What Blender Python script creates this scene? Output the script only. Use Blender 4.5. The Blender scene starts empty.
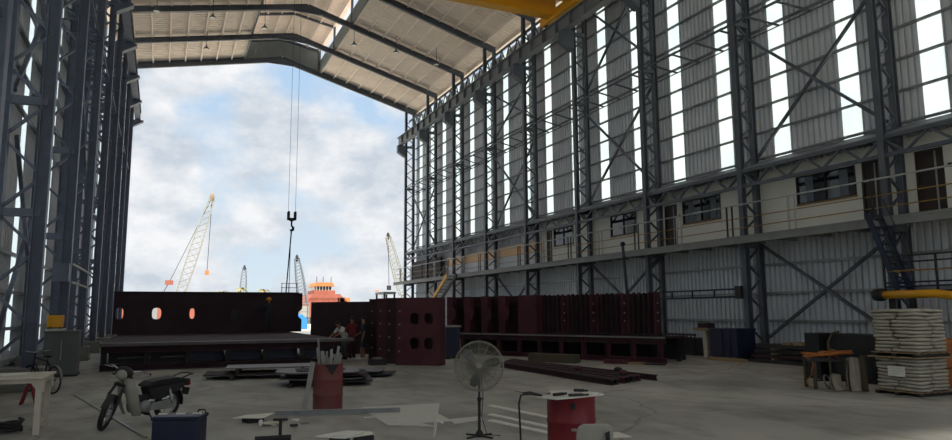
import bpy, bmesh, math, random
from mathutils import Vector, Matrix
R = math.radians
rnd = random.Random(7)
scene = bpy.context.scene
COL = scene.collection
BAY0, BAY = 14.54, 6.0            # first visible frame, frame spacing
IN_R, IN_L = 20.85, -2.9          # inner legs of the right and left column rows
WALL_R, WALL_L = 22.0, -4.2
YB, YE = -9.0, 62.75             # hall extent along its length

# ------------------------------------------------------------------ materials
def lin(c):
    return tuple(((x/255)/12.92 if x/255 <= .04045 else ((x/255+.055)/1.055)**2.4) for x in c) + (1,)
def mat(name, c, rough=.7, metal=0., var=.25, scale=3., bump=0., c2=None, stretch=None, spec=.4):
    m = bpy.data.materials.new(name); m.use_nodes = True
    nt = m.node_tree; N = nt.nodes; L = nt.links
    b = N['Principled BSDF']
    b.inputs['Roughness'].default_value = rough; b.inputs['Metallic'].default_value = metal
    b.inputs['Specular IOR Level'].default_value = spec
    tc = N.new('ShaderNodeTexCoord'); src = tc.outputs['Object']
    if stretch:
        mp = N.new('ShaderNodeMapping'); mp.inputs['Scale'].default_value = stretch
        L.new(src, mp.inputs['Vector']); src = mp.outputs['Vector']
    no = N.new('ShaderNodeTexNoise'); no.inputs['Scale'].default_value = scale
    no.inputs['Detail'].default_value = 6; no.inputs['Roughness'].default_value = .65
    L.new(src, no.inputs['Vector'])
    rp = N.new('ShaderNodeValToRGB')
    a = lin(c); d = lin(c2) if c2 else tuple(x*(1-var) for x in a[:3]) + (1,)
    rp.color_ramp.elements[0].position = .32; rp.color_ramp.elements[1].position = .68
    rp.color_ramp.elements[0].color = d; rp.color_ramp.elements[1].color = a
    L.new(no.outputs['Fac'], rp.inputs['Fac']); L.new(rp.outputs['Color'], b.inputs['Base Color'])
    if bump:
        bp = N.new('ShaderNodeBump'); bp.inputs['Strength'].default_value = bump; bp.inputs['Distance'].default_value = .02
        L.new(no.outputs['Fac'], bp.inputs['Height']); L.new(bp.outputs['Normal'], b.inputs['Normal'])
    return m
M = {}
M['steel'] = mat('painted_steel', (84, 90, 100), .55, 0, .3, 2.)
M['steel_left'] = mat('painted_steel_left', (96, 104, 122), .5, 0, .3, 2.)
M['girder'] = mat('girder_paint', (120, 124, 128), .6, 0, .25, 1.5)
M['galv'] = mat('galvanised', (150, 152, 152), .45, .3, .25, 4.)
M['cladding'] = mat('cladding', (204, 208, 214), .6, 0, .16, .6, stretch=(1, 1, .25))
M['roof'] = mat('roof_liner', (240, 224, 210), .75, 0, .12, .8)
M['purlin'] = mat('purlin', (236, 222, 210), .6, 0, .15, 2.)
M['monitor'] = mat('monitor_sheet', (120, 128, 130), .6, 0, .2, .8)
M['white_wall'] = mat('office_panel', (212, 210, 202), .6, 0, .08, .5)
M['grey_deck'] = mat('deck_edge', (128, 130, 128), .6, 0, .25, 2.)
M['rail'] = mat('rail_grey', (170, 172, 170), .5, 0, .2, 3.)
M['mustard'] = mat('rail_mustard', (150, 116, 62), .55, 0, .2, 3.)
M['navy'] = mat('navy_paint', (28, 35, 64), .5, 0, .3, 3.)
M['dark'] = mat('dark_steel', (44, 42, 44), .65, 0, .35, 3.)
M['black'] = mat('black_rubber', (26, 26, 27), .6, 0, .3, 8.)
M['maroon'] = mat('maroon_primer', (88, 50, 58), .75, 0, .35, 1.6, .1, spec=.2)
M['maroon2'] = mat('brown_primer', (66, 46, 50), .8, 0, .4, 1.6, .1, spec=.2)
M['maroon_wet'] = mat('dark_primer', (62, 48, 54), .75, 0, .4, 1.2, .1, spec=.2)
M['plate'] = mat('bare_plate', (142, 140, 136), .5, .2, .3, 3.)
M['yellow'] = mat('crane_yellow', (222, 158, 22), .5, 0, .15, 1.)
M['red'] = mat('drum_red', (118, 24, 34), .5, 0, .25, 3.)
M['drum_old'] = mat('drum_rusty_red', (116, 50, 54), .7, 0, .3, 4., .1, c2=(98, 66, 60))
M['concrete'] = mat('pedestal_concrete', (128, 126, 120), .85, 0, .25, 3., .2)
M['white'] = mat('white_sheet', (216, 214, 206), .7, 0, .12, 4.)
M['card'] = mat('pale_board', (198, 197, 190), .85, 0, .12, 5.)
M['cream'] = mat('cream_plastic', (196, 188, 172), .6, 0, .18, 4.)
M['grey_plastic'] = mat('grey_plastic', (150, 148, 138), .6, 0, .15, 5.)
M['shield'] = mat('leg_shield_grey', (146, 142, 134), .4, 0, .15, 6.)
M['chrome'] = mat('chrome', (170, 170, 172), .25, .9, .15, 8.)
M['cabinet'] = mat('machine_grey', (92, 95, 94), .55, 0, .2, 2.)
M['sack'] = mat('woven_sack', (176, 170, 156), .85, 0, .25, 7., .5)
M['wrap'] = mat('grey_wrap', (150, 142, 130), .8, 0, .3, 4., .6)
M['timber'] = mat('rough_timber', (150, 128, 98), .85, 0, .3, 5., .2, stretch=(1, 8, 8))
M['timber_dark'] = mat('old_timber', (84, 76, 62), .85, 0, .3, 5., .2, stretch=(1, 8, 8))
M['blade'] = mat('fan_blade', (92, 96, 98), .4, .4, .15, 5.)
M['wire'] = mat('fan_wire', (128, 126, 116), .4, .3, .1, 5.)
M['girt'] = mat('girt_paint', (126, 130, 136), .55, 0, .2, 2.)
M['plate_dark'] = mat('dull_plate', (96, 90, 90), .55, .1, .3, 3.)
M['tan'] = mat('tan_board', (232, 190, 146), .7, 0, .15, .7)
M['orange'] = mat('orange_primer', (160, 92, 74), .7, 0, .25, .5)
M['orange_light'] = mat('orange_roof', (196, 118, 66), .7, 0, .2, .5)
M['hose'] = mat('orange_hose', (168, 100, 40), .6, 0, .2, 6.)
M['tarp'] = mat('blue_tarp', (50, 130, 225), .6, 0, .2, 1.)
M['tarp_orange'] = mat('orange_tarp', (160, 100, 50), .6, 0, .25, 3., .3)
M['skin'] = mat('skin', (146, 100, 76), .6, 0, .1, 9.)
M['hair'] = mat('hair', (26, 22, 22), .6, 0, .2, 20.)
M['shirt_white'] = mat('shirt_white', (214, 214, 216), .85, 0, .1, 9.)
M['shirt_red'] = mat('shirt_red', (112, 36, 36), .85, 0, .15, 9.)
M['cloth_maroon'] = mat('trousers_maroon', (72, 30, 34), .85, 0, .15, 9.)
M['cloth_dark'] = mat('cloth_dark', (48, 50, 58), .85, 0, .2, 9.)
M['cloth_grey'] = mat('cloth_grey', (84, 86, 92), .85, 0, .2, 9.)
M['helmet'] = mat('helmet_orange', (240, 150, 40), .4, 0, .05, 9.)
M['lens'] = mat('lamp_lens', (220, 220, 214), .3, 0, .05, 9.)
M['redlamp'] = mat('tail_lamp', (120, 16, 16), .3, 0, .1, 9.)
M['palm'] = mat('palm_leaf', (146, 138, 92), .8, 0, .3, 3.)
M['crane_white'] = mat('boom_pale', (150, 148, 138), .6, 0, .1, 3.)
M['crane_dark'] = mat('boom_grey', (110, 116, 122), .6, 0, .1, 3.)
M['yard'] = mat('yard_ground', (196, 190, 172), .9, 0, .2, .15)

def glass(name, c, rough=.08):
    m = mat(name, c, rough, 0, .15, 1.); m.node_tree.nodes['Principled BSDF'].inputs['Specular IOR Level'].default_value = .8
    return m
M['window'] = glass('dark_glazing', (26, 29, 33))
M['blind'] = mat('window_blind', (96, 104, 116), .7, 0, .2, 3.)
def strip_mat(fac, tc=(.88, .97, .92, 1)):
    m = bpy.data.materials.new('translucent_sheet'); m.use_nodes = True
    nt = m.node_tree; N = nt.nodes; L = nt.links; N.clear()
    o = N.new('ShaderNodeOutputMaterial'); t = N.new('ShaderNodeBsdfTransparent'); d = N.new('ShaderNodeBsdfTranslucent')
    t.inputs['Color'].default_value = (.90, .97, .93, 1); d.inputs['Color'].default_value = tc
    x = N.new('ShaderNodeMixShader'); x.inputs['Fac'].default_value = fac
    L.new(t.outputs[0], x.inputs[1]); L.new(d.outputs[0], x.inputs[2]); L.new(x.outputs[0], o.inputs['Surface'])
    return m
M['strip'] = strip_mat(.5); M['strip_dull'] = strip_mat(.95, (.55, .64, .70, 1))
def floor_mat():
    m = bpy.data.materials.new('stained_concrete'); m.use_nodes = True
    nt = m.node_tree; N = nt.nodes; L = nt.links; b = N['Principled BSDF']
    tc = N.new('ShaderNodeTexCoord')
    def noise(s, det, st=None):
        n = N.new('ShaderNodeTexNoise'); n.inputs['Scale'].default_value = s; n.inputs['Detail'].default_value = det
        mp = N.new('ShaderNodeMapping'); mp.inputs['Scale'].default_value = st or (1, 1, 1)
        L.new(tc.outputs['Object'], mp.inputs['Vector']); L.new(mp.outputs['Vector'], n.inputs['Vector']); return n
    n1 = noise(.28, 8); n2 = noise(2.2, 6, (1, .5, 1)); n3 = noise(30, 3)
    r1 = N.new('ShaderNodeValToRGB'); e = r1.color_ramp.elements
    e[0].position = .3; e[0].color = lin((134, 132, 126)); e[1].position = .7; e[1].color = lin((178, 176, 168))
    L.new(n1.outputs['Fac'], r1.inputs['Fac'])
    r2 = N.new('ShaderNodeValToRGB'); e = r2.color_ramp.elements
    e[0].position = .3; e[0].color = (.62, .61, .58, 1); e[1].position = .55; e[1].color = (1, 1, 1, 1)
    L.new(n2.outputs['Fac'], r2.inputs['Fac'])
    mx = N.new('ShaderNodeMix'); mx.data_type = 'RGBA'; mx.blend_type = 'MULTIPLY'; mx.inputs['Factor'].default_value = .8
    L.new(r1.outputs['Color'], mx.inputs['A']); L.new(r2.outputs['Color'], mx.inputs['B'])
    vo = N.new('ShaderNodeTexVoronoi'); vo.feature = 'DISTANCE_TO_EDGE'; vo.inputs['Scale'].default_value = .16
    w = noise(.5, 4); ad = N.new('ShaderNodeVectorMath'); ad.operation = 'MULTIPLY_ADD'; ad.inputs[1].default_value = (1.6, 1.6, 0)
    L.new(w.outputs['Color'], ad.inputs[0]); L.new(tc.outputs['Object'], ad.inputs[2]); L.new(ad.outputs[0], vo.inputs['Vector'])
    r3 = N.new('ShaderNodeValToRGB'); e = r3.color_ramp.elements
    e[0].position = 0; e[0].color = (.45, .44, .42, 1); e[1].position = .006; e[1].color = (1, 1, 1, 1)
    L.new(vo.outputs['Distance'], r3.inputs['Fac'])
    m2 = N.new('ShaderNodeMix'); m2.data_type = 'RGBA'; m2.blend_type = 'MULTIPLY'; m2.inputs['Factor'].default_value = .7
    L.new(mx.outputs['Result'], m2.inputs['A']); L.new(r3.outputs['Color'], m2.inputs['B'])
    L.new(m2.outputs['Result'], b.inputs['Base Color'])
    rr = N.new('ShaderNodeMapRange'); rr.inputs['To Min'].default_value = .6; rr.inputs['To Max'].default_value = .9
    L.new(n2.outputs['Fac'], rr.inputs['Value']); L.new(rr.outputs['Result'], b.inputs['Roughness'])
    b.inputs['Specular IOR Level'].default_value = .25
    bp = N.new('ShaderNodeBump'); bp.inputs['Strength'].default_value = .15; bp.inputs['Distance'].default_value = .01
    L.new(n3.outputs['Fac'], bp.inputs['Height']); L.new(bp.outputs['Normal'], b.inputs['Normal'])
    return m
M['floor'] = floor_mat()

# ------------------------------------------------------------------ mesh builder
def basis(p0, p1, up=(0, 0, 1)):
    d = (Vector(p1) - Vector(p0)).normalized(); u = Vector(up)
    if abs(d.dot(u)) > .98: u = Vector((0, 1, 0)) if abs(d.y) < .9 else Vector((1, 0, 0))
    s = d.cross(u).normalized(); return d, s, s.cross(d).normalized()
class MB:
    def __init__(s): s.v = []; s.f = []
    def add(s, vs, fs):
        n = len(s.v); s.v += [tuple(v) for v in vs]; s.f += [tuple(i+n for i in f) for f in fs]; return s
    def box(s, x0, x1, y0, y1, z0, z1):
        return s.add([(x0,y0,z0),(x1,y0,z0),(x1,y1,z0),(x0,y1,z0),(x0,y0,z1),(x1,y0,z1),(x1,y1,z1),(x0,y1,z1)],
                     [(0,3,2,1),(4,5,6,7),(0,1,5,4),(1,2,6,5),(2,3,7,6),(3,0,4,7)])
    def cbox(s, c, d, m=None):
        n = len(s.v); s.box(-d[0]/2, d[0]/2, -d[1]/2, d[1]/2, -d[2]/2, d[2]/2)
        for i in range(n, len(s.v)):
            p = Vector(s.v[i]); p = (m @ p) if m else p; s.v[i] = tuple(p + Vector(c))
        return s
    def bar(s, p0, p1, w, h=None, up=(0, 0, 1)):
        h = h or w; d, a, b = basis(p0, p1, up); p0 = Vector(p0); p1 = Vector(p1); vs = []
        for p in (p0, p1):
            for i, j in ((-1,-1),(1,-1),(1,1),(-1,1)): vs.append(p + a*(i*w/2) + b*(j*h/2))
        return s.add(vs, [(0,1,2,3),(7,6,5,4),(0,4,5,1),(1,5,6,2),(2,6,7,3),(3,7,4,0)])
    def hsec(s, p0, p1, w, d, t=.02, up=(0, 0, 1)):      # I section: flanges of width w, total depth d along up
        _, a, b = basis(p0, p1, up); p0 = Vector(p0); p1 = Vector(p1)
        for k in (-1, 1): s.bar(p0 + b*(k*(d-t)/2), p1 + b*(k*(d-t)/2), w, t, up)
        return s.bar(p0, p1, t, d-2*t, up)
    def tube(s, pts, r, n=8, closed=False):
        pts = [Vector(p) for p in pts]; k = len(pts); rs = r if isinstance(r, (list, tuple)) else [r]*k
        vs = []; fs = []; prev = None
        for i, p in enumerate(pts):
            if closed: t = pts[(i+1) % k] - pts[i-1]
            else: t = pts[min(i+1, k-1)] - pts[max(i-1, 0)]
            t.normalize()
            if prev is None:
                u = Vector((0, 0, 1)) if abs(t.z) < .9 else Vector((1, 0, 0)); a = t.cross(u).normalized()
            else: a = (prev - t*prev.dot(t)).normalized()
            prev = a; b = t.cross(a)
            for j in range(n): g = 2*math.pi*j/n; vs.append(p + (a*math.cos(g) + b*math.sin(g))*rs[i])
        m = k if closed else k-1
        for i in range(m):
            for j in range(n): fs.append((i*n+j, i*n+(j+1) % n, ((i+1) % k)*n+(j+1) % n, ((i+1) % k)*n+j))
        if not closed: fs += [tuple(range(n))[::-1], tuple(range((k-1)*n, k*n))]
        return s.add(vs, fs)
    def lathe(s, prof, c=(0, 0, 0), axis=(0, 0, 1), n=24):
        ax = Vector(axis).normalized(); u = Vector((1, 0, 0)) if abs(ax.x) < .9 else Vector((0, 1, 0))
        a = ax.cross(u).normalized(); b = ax.cross(a); c = Vector(c); vs = []; fs = []
        for r, z in prof:
            for j in range(n): g = 2*math.pi*j/n; vs.append(c + ax*z + (a*math.cos(g) + b*math.sin(g))*r)
        k = len(prof)
        for i in range(k-1):
            for j in range(n): fs.append((i*n+j, i*n+(j+1) % n, (i+1)*n+(j+1) % n, (i+1)*n+j))
        fs += [tuple(range(n))[::-1], tuple(range((k-1)*n, k*n))]
        return s.add(vs, fs)
    def ring(s, c, axis, Rr, r, n=32, m=6):
        ax = Vector(axis).normalized(); u = Vector((1, 0, 0)) if abs(ax.x) < .9 else Vector((0, 1, 0))
        a = ax.cross(u).normalized(); b = ax.cross(a); c = Vector(c)
        return s.tube([c + (a*math.cos(2*math.pi*i/n) + b*math.sin(2*math.pi*i/n))*Rr for i in range(n)], r, m, True)
    def ell(s, c, rad, n=12, k=8, m=None, e=1.):
        vs = []; fs = []; c = Vector(c); sg = lambda x: math.copysign(abs(x)**e, x)
        for i in range(k+1):
            t = math.pi*i/k
            for j in range(n):
                g = 2*math.pi*j/n
                p = Vector((sg(math.sin(t))*sg(math.cos(g))*rad[0], sg(math.sin(t))*sg(math.sin(g))*rad[1], sg(math.cos(t))*rad[2]))
                vs.append(c + (m @ p if m else p))
        for i in range(k):
            for j in range(n): fs.append((i*n+j, (i+1)*n+j, (i+1)*n+(j+1) % n, i*n+(j+1) % n))
        return s.add(vs, fs)
    def prism(s, poly, o, ex, ey, ez, t):               # polygon in the ex/ey plane at o, thickness t along ez
        o = Vector(o); ex = Vector(ex); ey = Vector(ey); ez = Vector(ez); n = len(poly)
        vs = [o + ex*x + ey*y for x, y in poly] + [o + ex*x + ey*y + ez*t for x, y in poly]
        return s.add(vs, [tuple(range(n))[::-1], tuple(range(n, 2*n))] + [(i, (i+1) % n, n+(i+1) % n, n+i) for i in range(n)])
    def holed(s, W, Hh, holes, o, ex, ez, ey, t):       # W x Hh plate, thickness t along ey, with rounded holes (cx, cy, rx, ry)
        o = Vector(o); ex = Vector(ex); ez = Vector(ez); ey = Vector(ey)
        bm = bmesh.new(); outer = [bm.verts.new((x, y, 0)) for x, y in ((0,0),(W,0),(W,Hh),(0,Hh))]
        ed = [bm.edges.new((outer[i], outer[(i+1) % 4])) for i in range(4)]
        for cx, cy, rx, ry in holes:
            pts = []
            for i in range(16):
                g = 2*math.pi*i/16; cc, ss = math.cos(g), math.sin(g)
                pts.append(bm.verts.new((cx + math.copysign(abs(cc)**.7, cc)*rx, cy + math.copysign(abs(ss)**.7, ss)*ry, 0)))
            ed += [bm.edges.new((pts[i], pts[(i+1) % 16])) for i in range(16)]
        bmesh.ops.triangle_fill(bm, edges=ed, use_beauty=True)
        g = bmesh.ops.extrude_face_region(bm, geom=bm.faces[:])
        bmesh.ops.translate(bm, vec=(0, 0, t), verts=[e for e in g['geom'] if isinstance(e, bmesh.types.BMVert)])
        bmesh.ops.recalc_face_normals(bm, faces=bm.faces[:])
        bm.verts.index_update()
        s.add([o + ex*v.co.x + ez*v.co.y + ey*v.co.z for v in bm.verts], [[v.index for v in f.verts] for f in bm.faces])
        bm.free(); return s
    def build(s, name, m, parent=None, smooth=False, org=None, bevel=0):
        vs = [Vector(v) for v in s.v]
        if parent is not None: o = ORG.get(parent.name, Vector((0, 0, 0)))
        elif org is not None: o = Vector(org)
        else:
            o = Vector(((min(v.x for v in vs)+max(v.x for v in vs))/2, (min(v.y for v in vs)+max(v.y for v in vs))/2, min(v.z for v in vs)))
        me = bpy.data.meshes.new(name); me.from_pydata([v - o for v in vs], [], s.f); me.update()
        bm = bmesh.new(); bm.from_mesh(me); bmesh.ops.recalc_face_normals(bm, faces=bm.faces[:]); bm.to_mesh(me); bm.free()
        if smooth: me.polygons.foreach_set('use_smooth', [True]*len(me.polygons))
        me.materials.append(m if not isinstance(m, str) else M[m])
        ob = bpy.data.objects.new(name, me); COL.objects.link(ob); ORG[ob.name] = o
        if parent is not None: ob.parent = parent
        else: ob.location = o
        if bevel:
            md = ob.modifiers.new('Bevel', 'BEVEL'); md.width = bevel; md.segments = 2; md.limit_method = 'ANGLE'
        return ob
ORG = {}
def tag(o, label, cat, group=None, kind=None):
    o['label'] = label; o['category'] = cat
    if group: o['group'] = group
    if kind: o['kind'] = kind
    return o
def thing(name, label, cat, loc=(0, 0, 0), group=None):
    o = bpy.data.objects.new(name, None); COL.objects.link(o); o.location = loc; o.empty_display_size = .2
    ORG[o.name] = Vector(loc); return tag(o, label, cat, group)
def solo(mb, name, m, label, cat, group=None, **k): return tag(mb.build(name, m, **k), label, cat, group)
def struct(mb, name, m, label=None, parent=None, **k):
    o = mb.build(name, m, parent, **k)
    if parent is None: o['kind'] = 'structure'; o['label'] = label; o['category'] = name.split('_')[0]
    return o
KIDS = {}
def copy_tree(o, parent=None):
    c = o.copy(); COL.objects.link(c); c.parent = parent
    for ch in [x for x in COL.objects if x.parent == o]: copy_tree(ch, c)
    return c
ORD = ['first', 'second', 'third', 'fourth', 'fifth', 'sixth', 'seventh', 'eighth', 'ninth', 'tenth', 'eleventh', 'twelfth',
       'thirteenth', 'fourteenth', 'fifteenth', 'sixteenth']
def lerp(a, b, t): return Vector(a)*(1-t) + Vector(b)*t
def rz(a): return Matrix.Rotation(a, 3, 'Z')
# ------------------------------------------------------------------ camera, sky, sun
F_PX, PITCH, YAW, ROLL, EYE = 696.6, .13107, .42351, .005915, 1.85
def camera():
    c, s, cp, sp = math.cos(YAW), math.sin(YAW), math.cos(PITCH), math.sin(PITCH)
    r0 = Vector((c, -s, 0)); f = Vector((s*cp, c*cp, sp)); u0 = Vector((-s*sp, -c*sp, cp))
    r = r0*math.cos(ROLL) - u0*math.sin(ROLL); u = r0*math.sin(ROLL) + u0*math.cos(ROLL)
    cd = bpy.data.cameras.new('camera'); cam = bpy.data.objects.new('camera', cd); COL.objects.link(cam)
    m = Matrix((r, u, -f)).transposed().to_4x4(); m.translation = (0, 0, EYE); cam.matrix_world = m
    cd.sensor_width = 36; cd.lens = F_PX/952*36; cd.clip_end = 2000; scene.camera = cam
camera()
def sky():
    w = bpy.data.worlds.new('cloudy_sky'); scene.world = w; w.use_nodes = True
    nt = w.node_tree; N = nt.nodes; L = nt.links; bg = N['Background']
    tc = N.new('ShaderNodeTexCoord'); sx = N.new('ShaderNodeSeparateXYZ'); L.new(tc.outputs['Generated'], sx.inputs[0])
    gr = N.new('ShaderNodeValToRGB'); e = gr.color_ramp.elements
    e[0].position = 0; e[0].color = lin((212, 226, 235)); e[1].position = .5; e[1].color = lin((150, 190, 232))
    L.new(sx.outputs['Z'], gr.inputs['Fac'])
    def noise(sc, det, st, off=(0, 0, 0), rough=.55, dist=0):
        mp = N.new('ShaderNodeMapping'); mp.inputs['Scale'].default_value = st; mp.inputs['Location'].default_value = off
        n = N.new('ShaderNodeTexNoise'); n.inputs['Scale'].default_value = sc; n.inputs['Detail'].default_value = det
        n.inputs['Roughness'].default_value = rough; n.inputs['Distortion'].default_value = dist
        L.new(tc.outputs['Generated'], mp.inputs['Vector']); L.new(mp.outputs['Vector'], n.inputs['Vector']); return n
    n1 = noise(7.5, 10, (1, 1, 1.4), (CX, .4, .2), .52, .0); n2 = noise(10., 9, (1, 1, 1.7), (4.1, 2.2, 0), .6)
    cov = N.new('ShaderNodeValToRGB'); e = cov.color_ramp.elements
    e[0].position = .33; e[0].color = (0, 0, 0, 1); e[1].position = .48; e[1].color = (1, 1, 1, 1)
    L.new(n1.outputs['Fac'], cov.inputs['Fac'])
    cl = N.new('ShaderNodeValToRGB'); e = cl.color_ramp.elements
    e[0].position = .36; e[0].color = lin((194, 204, 215)); e[1].position = .62; e[1].color = lin((238, 239, 241))
    L.new(n2.outputs['Fac'], cl.inputs['Fac'])
    mx = N.new('ShaderNodeMix'); mx.data_type = 'RGBA'
    L.new(cov.outputs['Color'], mx.inputs['Factor']); L.new(gr.outputs['Color'], mx.inputs['A']); L.new(cl.outputs['Color'], mx.inputs['B'])
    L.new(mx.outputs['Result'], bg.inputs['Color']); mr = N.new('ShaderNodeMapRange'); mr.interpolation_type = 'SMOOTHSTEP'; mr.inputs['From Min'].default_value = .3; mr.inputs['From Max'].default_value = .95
    mr.inputs['To Min'].default_value = SKY; mr.inputs['To Max'].default_value = SKY*ZEN    # sky boosted overhead, mostly out of view, to brighten the hall interior
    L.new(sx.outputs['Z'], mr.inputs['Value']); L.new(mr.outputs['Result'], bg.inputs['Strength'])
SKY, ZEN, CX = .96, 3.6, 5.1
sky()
sd = bpy.data.lights.new('sun', 'SUN'); sd.energy = 6.5; sd.angle = R(4); sd.color = (1, .95, .86)
so = bpy.data.objects.new('sun', sd); COL.objects.link(so); so.rotation_euler = (R(30), 0, R(-6)); so.location = (0, -30, 60)
vs = scene.view_settings; scene.display_settings.display_device = 'sRGB'
vs.view_transform = 'Standard'; vs.look = 'None'; vs.exposure = .18; vs.gamma = 1; vs.use_curve_mapping = False
scene.cycles.max_bounces = 10; scene.cycles.diffuse_bounces = 6; scene.cycles.transparent_max_bounces = 16
scene.cycles.sample_clamp_indirect = 8

# ------------------------------------------------------------------ ground and floor
struct(MB().box(-400, 500, YE, 900, -.3, -.02), 'ground', 'yard', 'pale yard ground outside the open end of the hall')
struct(MB().box(-400, WALL_L, -200, YE, -.3, -.02), 'ground_side', 'yard', 'pale yard ground outside beyond the lattice columns')
struct(MB().box(WALL_R, 500, -200, YE, -.3, -.02), 'ground_office_side', 'yard', 'pale yard ground outside behind the office side wall')
struct(MB().box(WALL_L, WALL_R, -200, YB, -.3, -.02), 'ground_back', 'yard', 'pale yard ground behind the hall')
struct(MB().box(WALL_L-.15, WALL_R+.15, YB, YE+.2, -.3, 0), 'floor', 'floor', 'stained grey concrete floor of the hall with cracks')

# ------------------------------------------------------------------ walls: ribbed sheets, translucent strips, girts
GIRT_Z = [7.9 + 1.07*k for k in range(11)]
LOW_Z = [.5, 1.44, 2.51, 3.62]
STRIP = ((1.45, 2.22), (4.5, 5.28))
def wall(side):
    X = WALL_R if side == 'right' else WALL_L
    sg = 1 if side == 'right' else -1
    top = 20.6 if side == 'right' else 21.6; z0 = 7.85 if side == 'right' else .9
    mb = MB(); y = YB; strips = []
    k0 = math.floor((YB-BAY0)/BAY)
    for k in range(k0, 9):
        for a, b in STRIP:
            s = BAY0 + k*BAY + a; e = BAY0 + k*BAY + b
            if s > YB and e < YE: strips.append((s, e))
    def sheet(ya, yb, za, zb):
        n = max(1, round((yb-ya)/.25)); vs = []; fs = []; p = (yb-ya)/n
        for i in range(n):
            for dy, dx in ((0, 0), (.60, 0), (.66, .085), (.94, .085)): vs += [(X+sg*dx, ya+(i+dy)*p, za), (X+sg*dx, ya+(i+dy)*p, zb)]
        vs += [(X, yb, za), (X, yb, zb)]
        for i in range(len(vs)//2-1): fs.append((2*i, 2*i+1, 2*i+3, 2*i+2))
        mb.add(vs, fs)
    sheet(YB, YE, .3, z0); y = YB
    for s, e in strips: sheet(y, s, z0, top); y = e
    sheet(y, YE, z0, top)
    w = struct(mb, 'wall_'+side, 'cladding', 'ribbed grey metal cladding of the ' + ('office side' if side == 'right' else 'lattice column side') + ' wall with bright strips')
    for s, e in strips:
        if s < 8: 
            MB().add([(X+sg*.02, s, z0), (X+sg*.02, e, z0), (X+sg*.02, e, top), (X+sg*.02, s, top)], [(0, 1, 2, 3)]).build('translucent_strip', 'strip', w); continue
        st = MB(); n = 4; vs = []
        for i in range(n+1): vs += [(X+sg*.03*(i % 2), s+(e-s)*i/n, z0), (X+sg*.03*(i % 2), s+(e-s)*i/n, top)]
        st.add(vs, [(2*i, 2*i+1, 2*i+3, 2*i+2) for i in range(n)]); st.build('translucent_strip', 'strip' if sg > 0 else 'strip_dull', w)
    for z in GIRT_Z: MB().hsec((X-sg*.13, YB, z), (X-sg*.13, YE-.1, z), .07, .13, .03, (1, 0, 0)).build('girt', 'girt', w)
    for z in LOW_Z: MB().bar((X-sg*.12, YB, z), (X-sg*.12, YE-.1, z), .12, .09).build('girt', 'galv', w)
    MB().box(min(X, X+sg*.1), max(X, X+sg*.1), YB, YE, 0, .32).build('plinth', 'concrete', w)
    return w
wall('right'); wall('left')

# ------------------------------------------------------------------ roof: liner sheets, purlins, raised monitor
RX, RZ = 9.05, 25.05
def roof_z(x): return RZ - (.285 if x > RX else .195)*abs(x-RX)
M0, M1 = 5.75, 12.4
def roof():
    mb = MB(); n = int((YE-YB)/.4)
    def slope(xa, za, xb, zb):
        vs = []
        for i in range(n+1):
            for q, d in ((0, 0), (.5, 0), (.6, .04), (.9, .04)):
                y = YB + (i+q)*(YE-YB)/(n+1); vs += [(xa, y, za+d), (xb, y, zb+d)]
        mb.add(vs, [(2*i, 2*i+1, 2*i+3, 2*i+2) for i in range(len(vs)//2-1)])
    slope(WALL_L-.4, roof_z(WALL_L-.4), M0, roof_z(M0)); slope(M1, roof_z(M1), WALL_R+.4, roof_z(WALL_R+.4))
    slope(M0-.35, 26.1, RX, 26.75); slope(RX, 26.75, M1+.35, 26.1)
    c = struct(mb, 'ceiling', 'roof', 'tan ribbed underside of the gabled hall roof with raised ridge vent')
    xs = [WALL_L + .2 + 1.24*k for k in range(8)] + [M1 + .15 + 1.18*k for k in range(9)]
    for x in xs:
        z = roof_z(x)-.13
        MB().hsec((x, YB, z), (x, YE, z), .10, .22, .03).build('purlin', 'purlin', c)
    for x in (M0+.1, 6.9, 8.0, RX, 10.1, 11.2, M1-.1):
        z = 26.75 - .196*abs(x-RX) - .12
        MB().hsec((x, YB, z), (x, YE, z), .10, .2, .03).build('purlin', 'purlin', c)
    for x, zt in ((M0, 25.35), (M1, 24.9)):
        MB().box(x-.03, x+.03, YB, YE, roof_z(x)-.25, zt).build('vent_side_sheet', 'monitor', c)
    MB().prism([(M0, roof_z(M0)-.2), (RX, 25.0), (M1, roof_z(M1)-.2), (M1, 26.05), (RX, 26.7), (M0, 26.05)], (0, YE-.1, 0), (1,0,0), (0,0,1), (0,1,0), .06).build('vent_gable_sheet', 'monitor', c)
    for x0, x1 in ((WALL_L-.4, RX), (RX, WALL_R+.4)):
        MB().bar((x0, YE+.02, roof_z(x0)-.2), (x1, YE+.02, roof_z(x1)-.2), .1, .55).build('fascia', 'steel', c)
    return c
roof()


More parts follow.
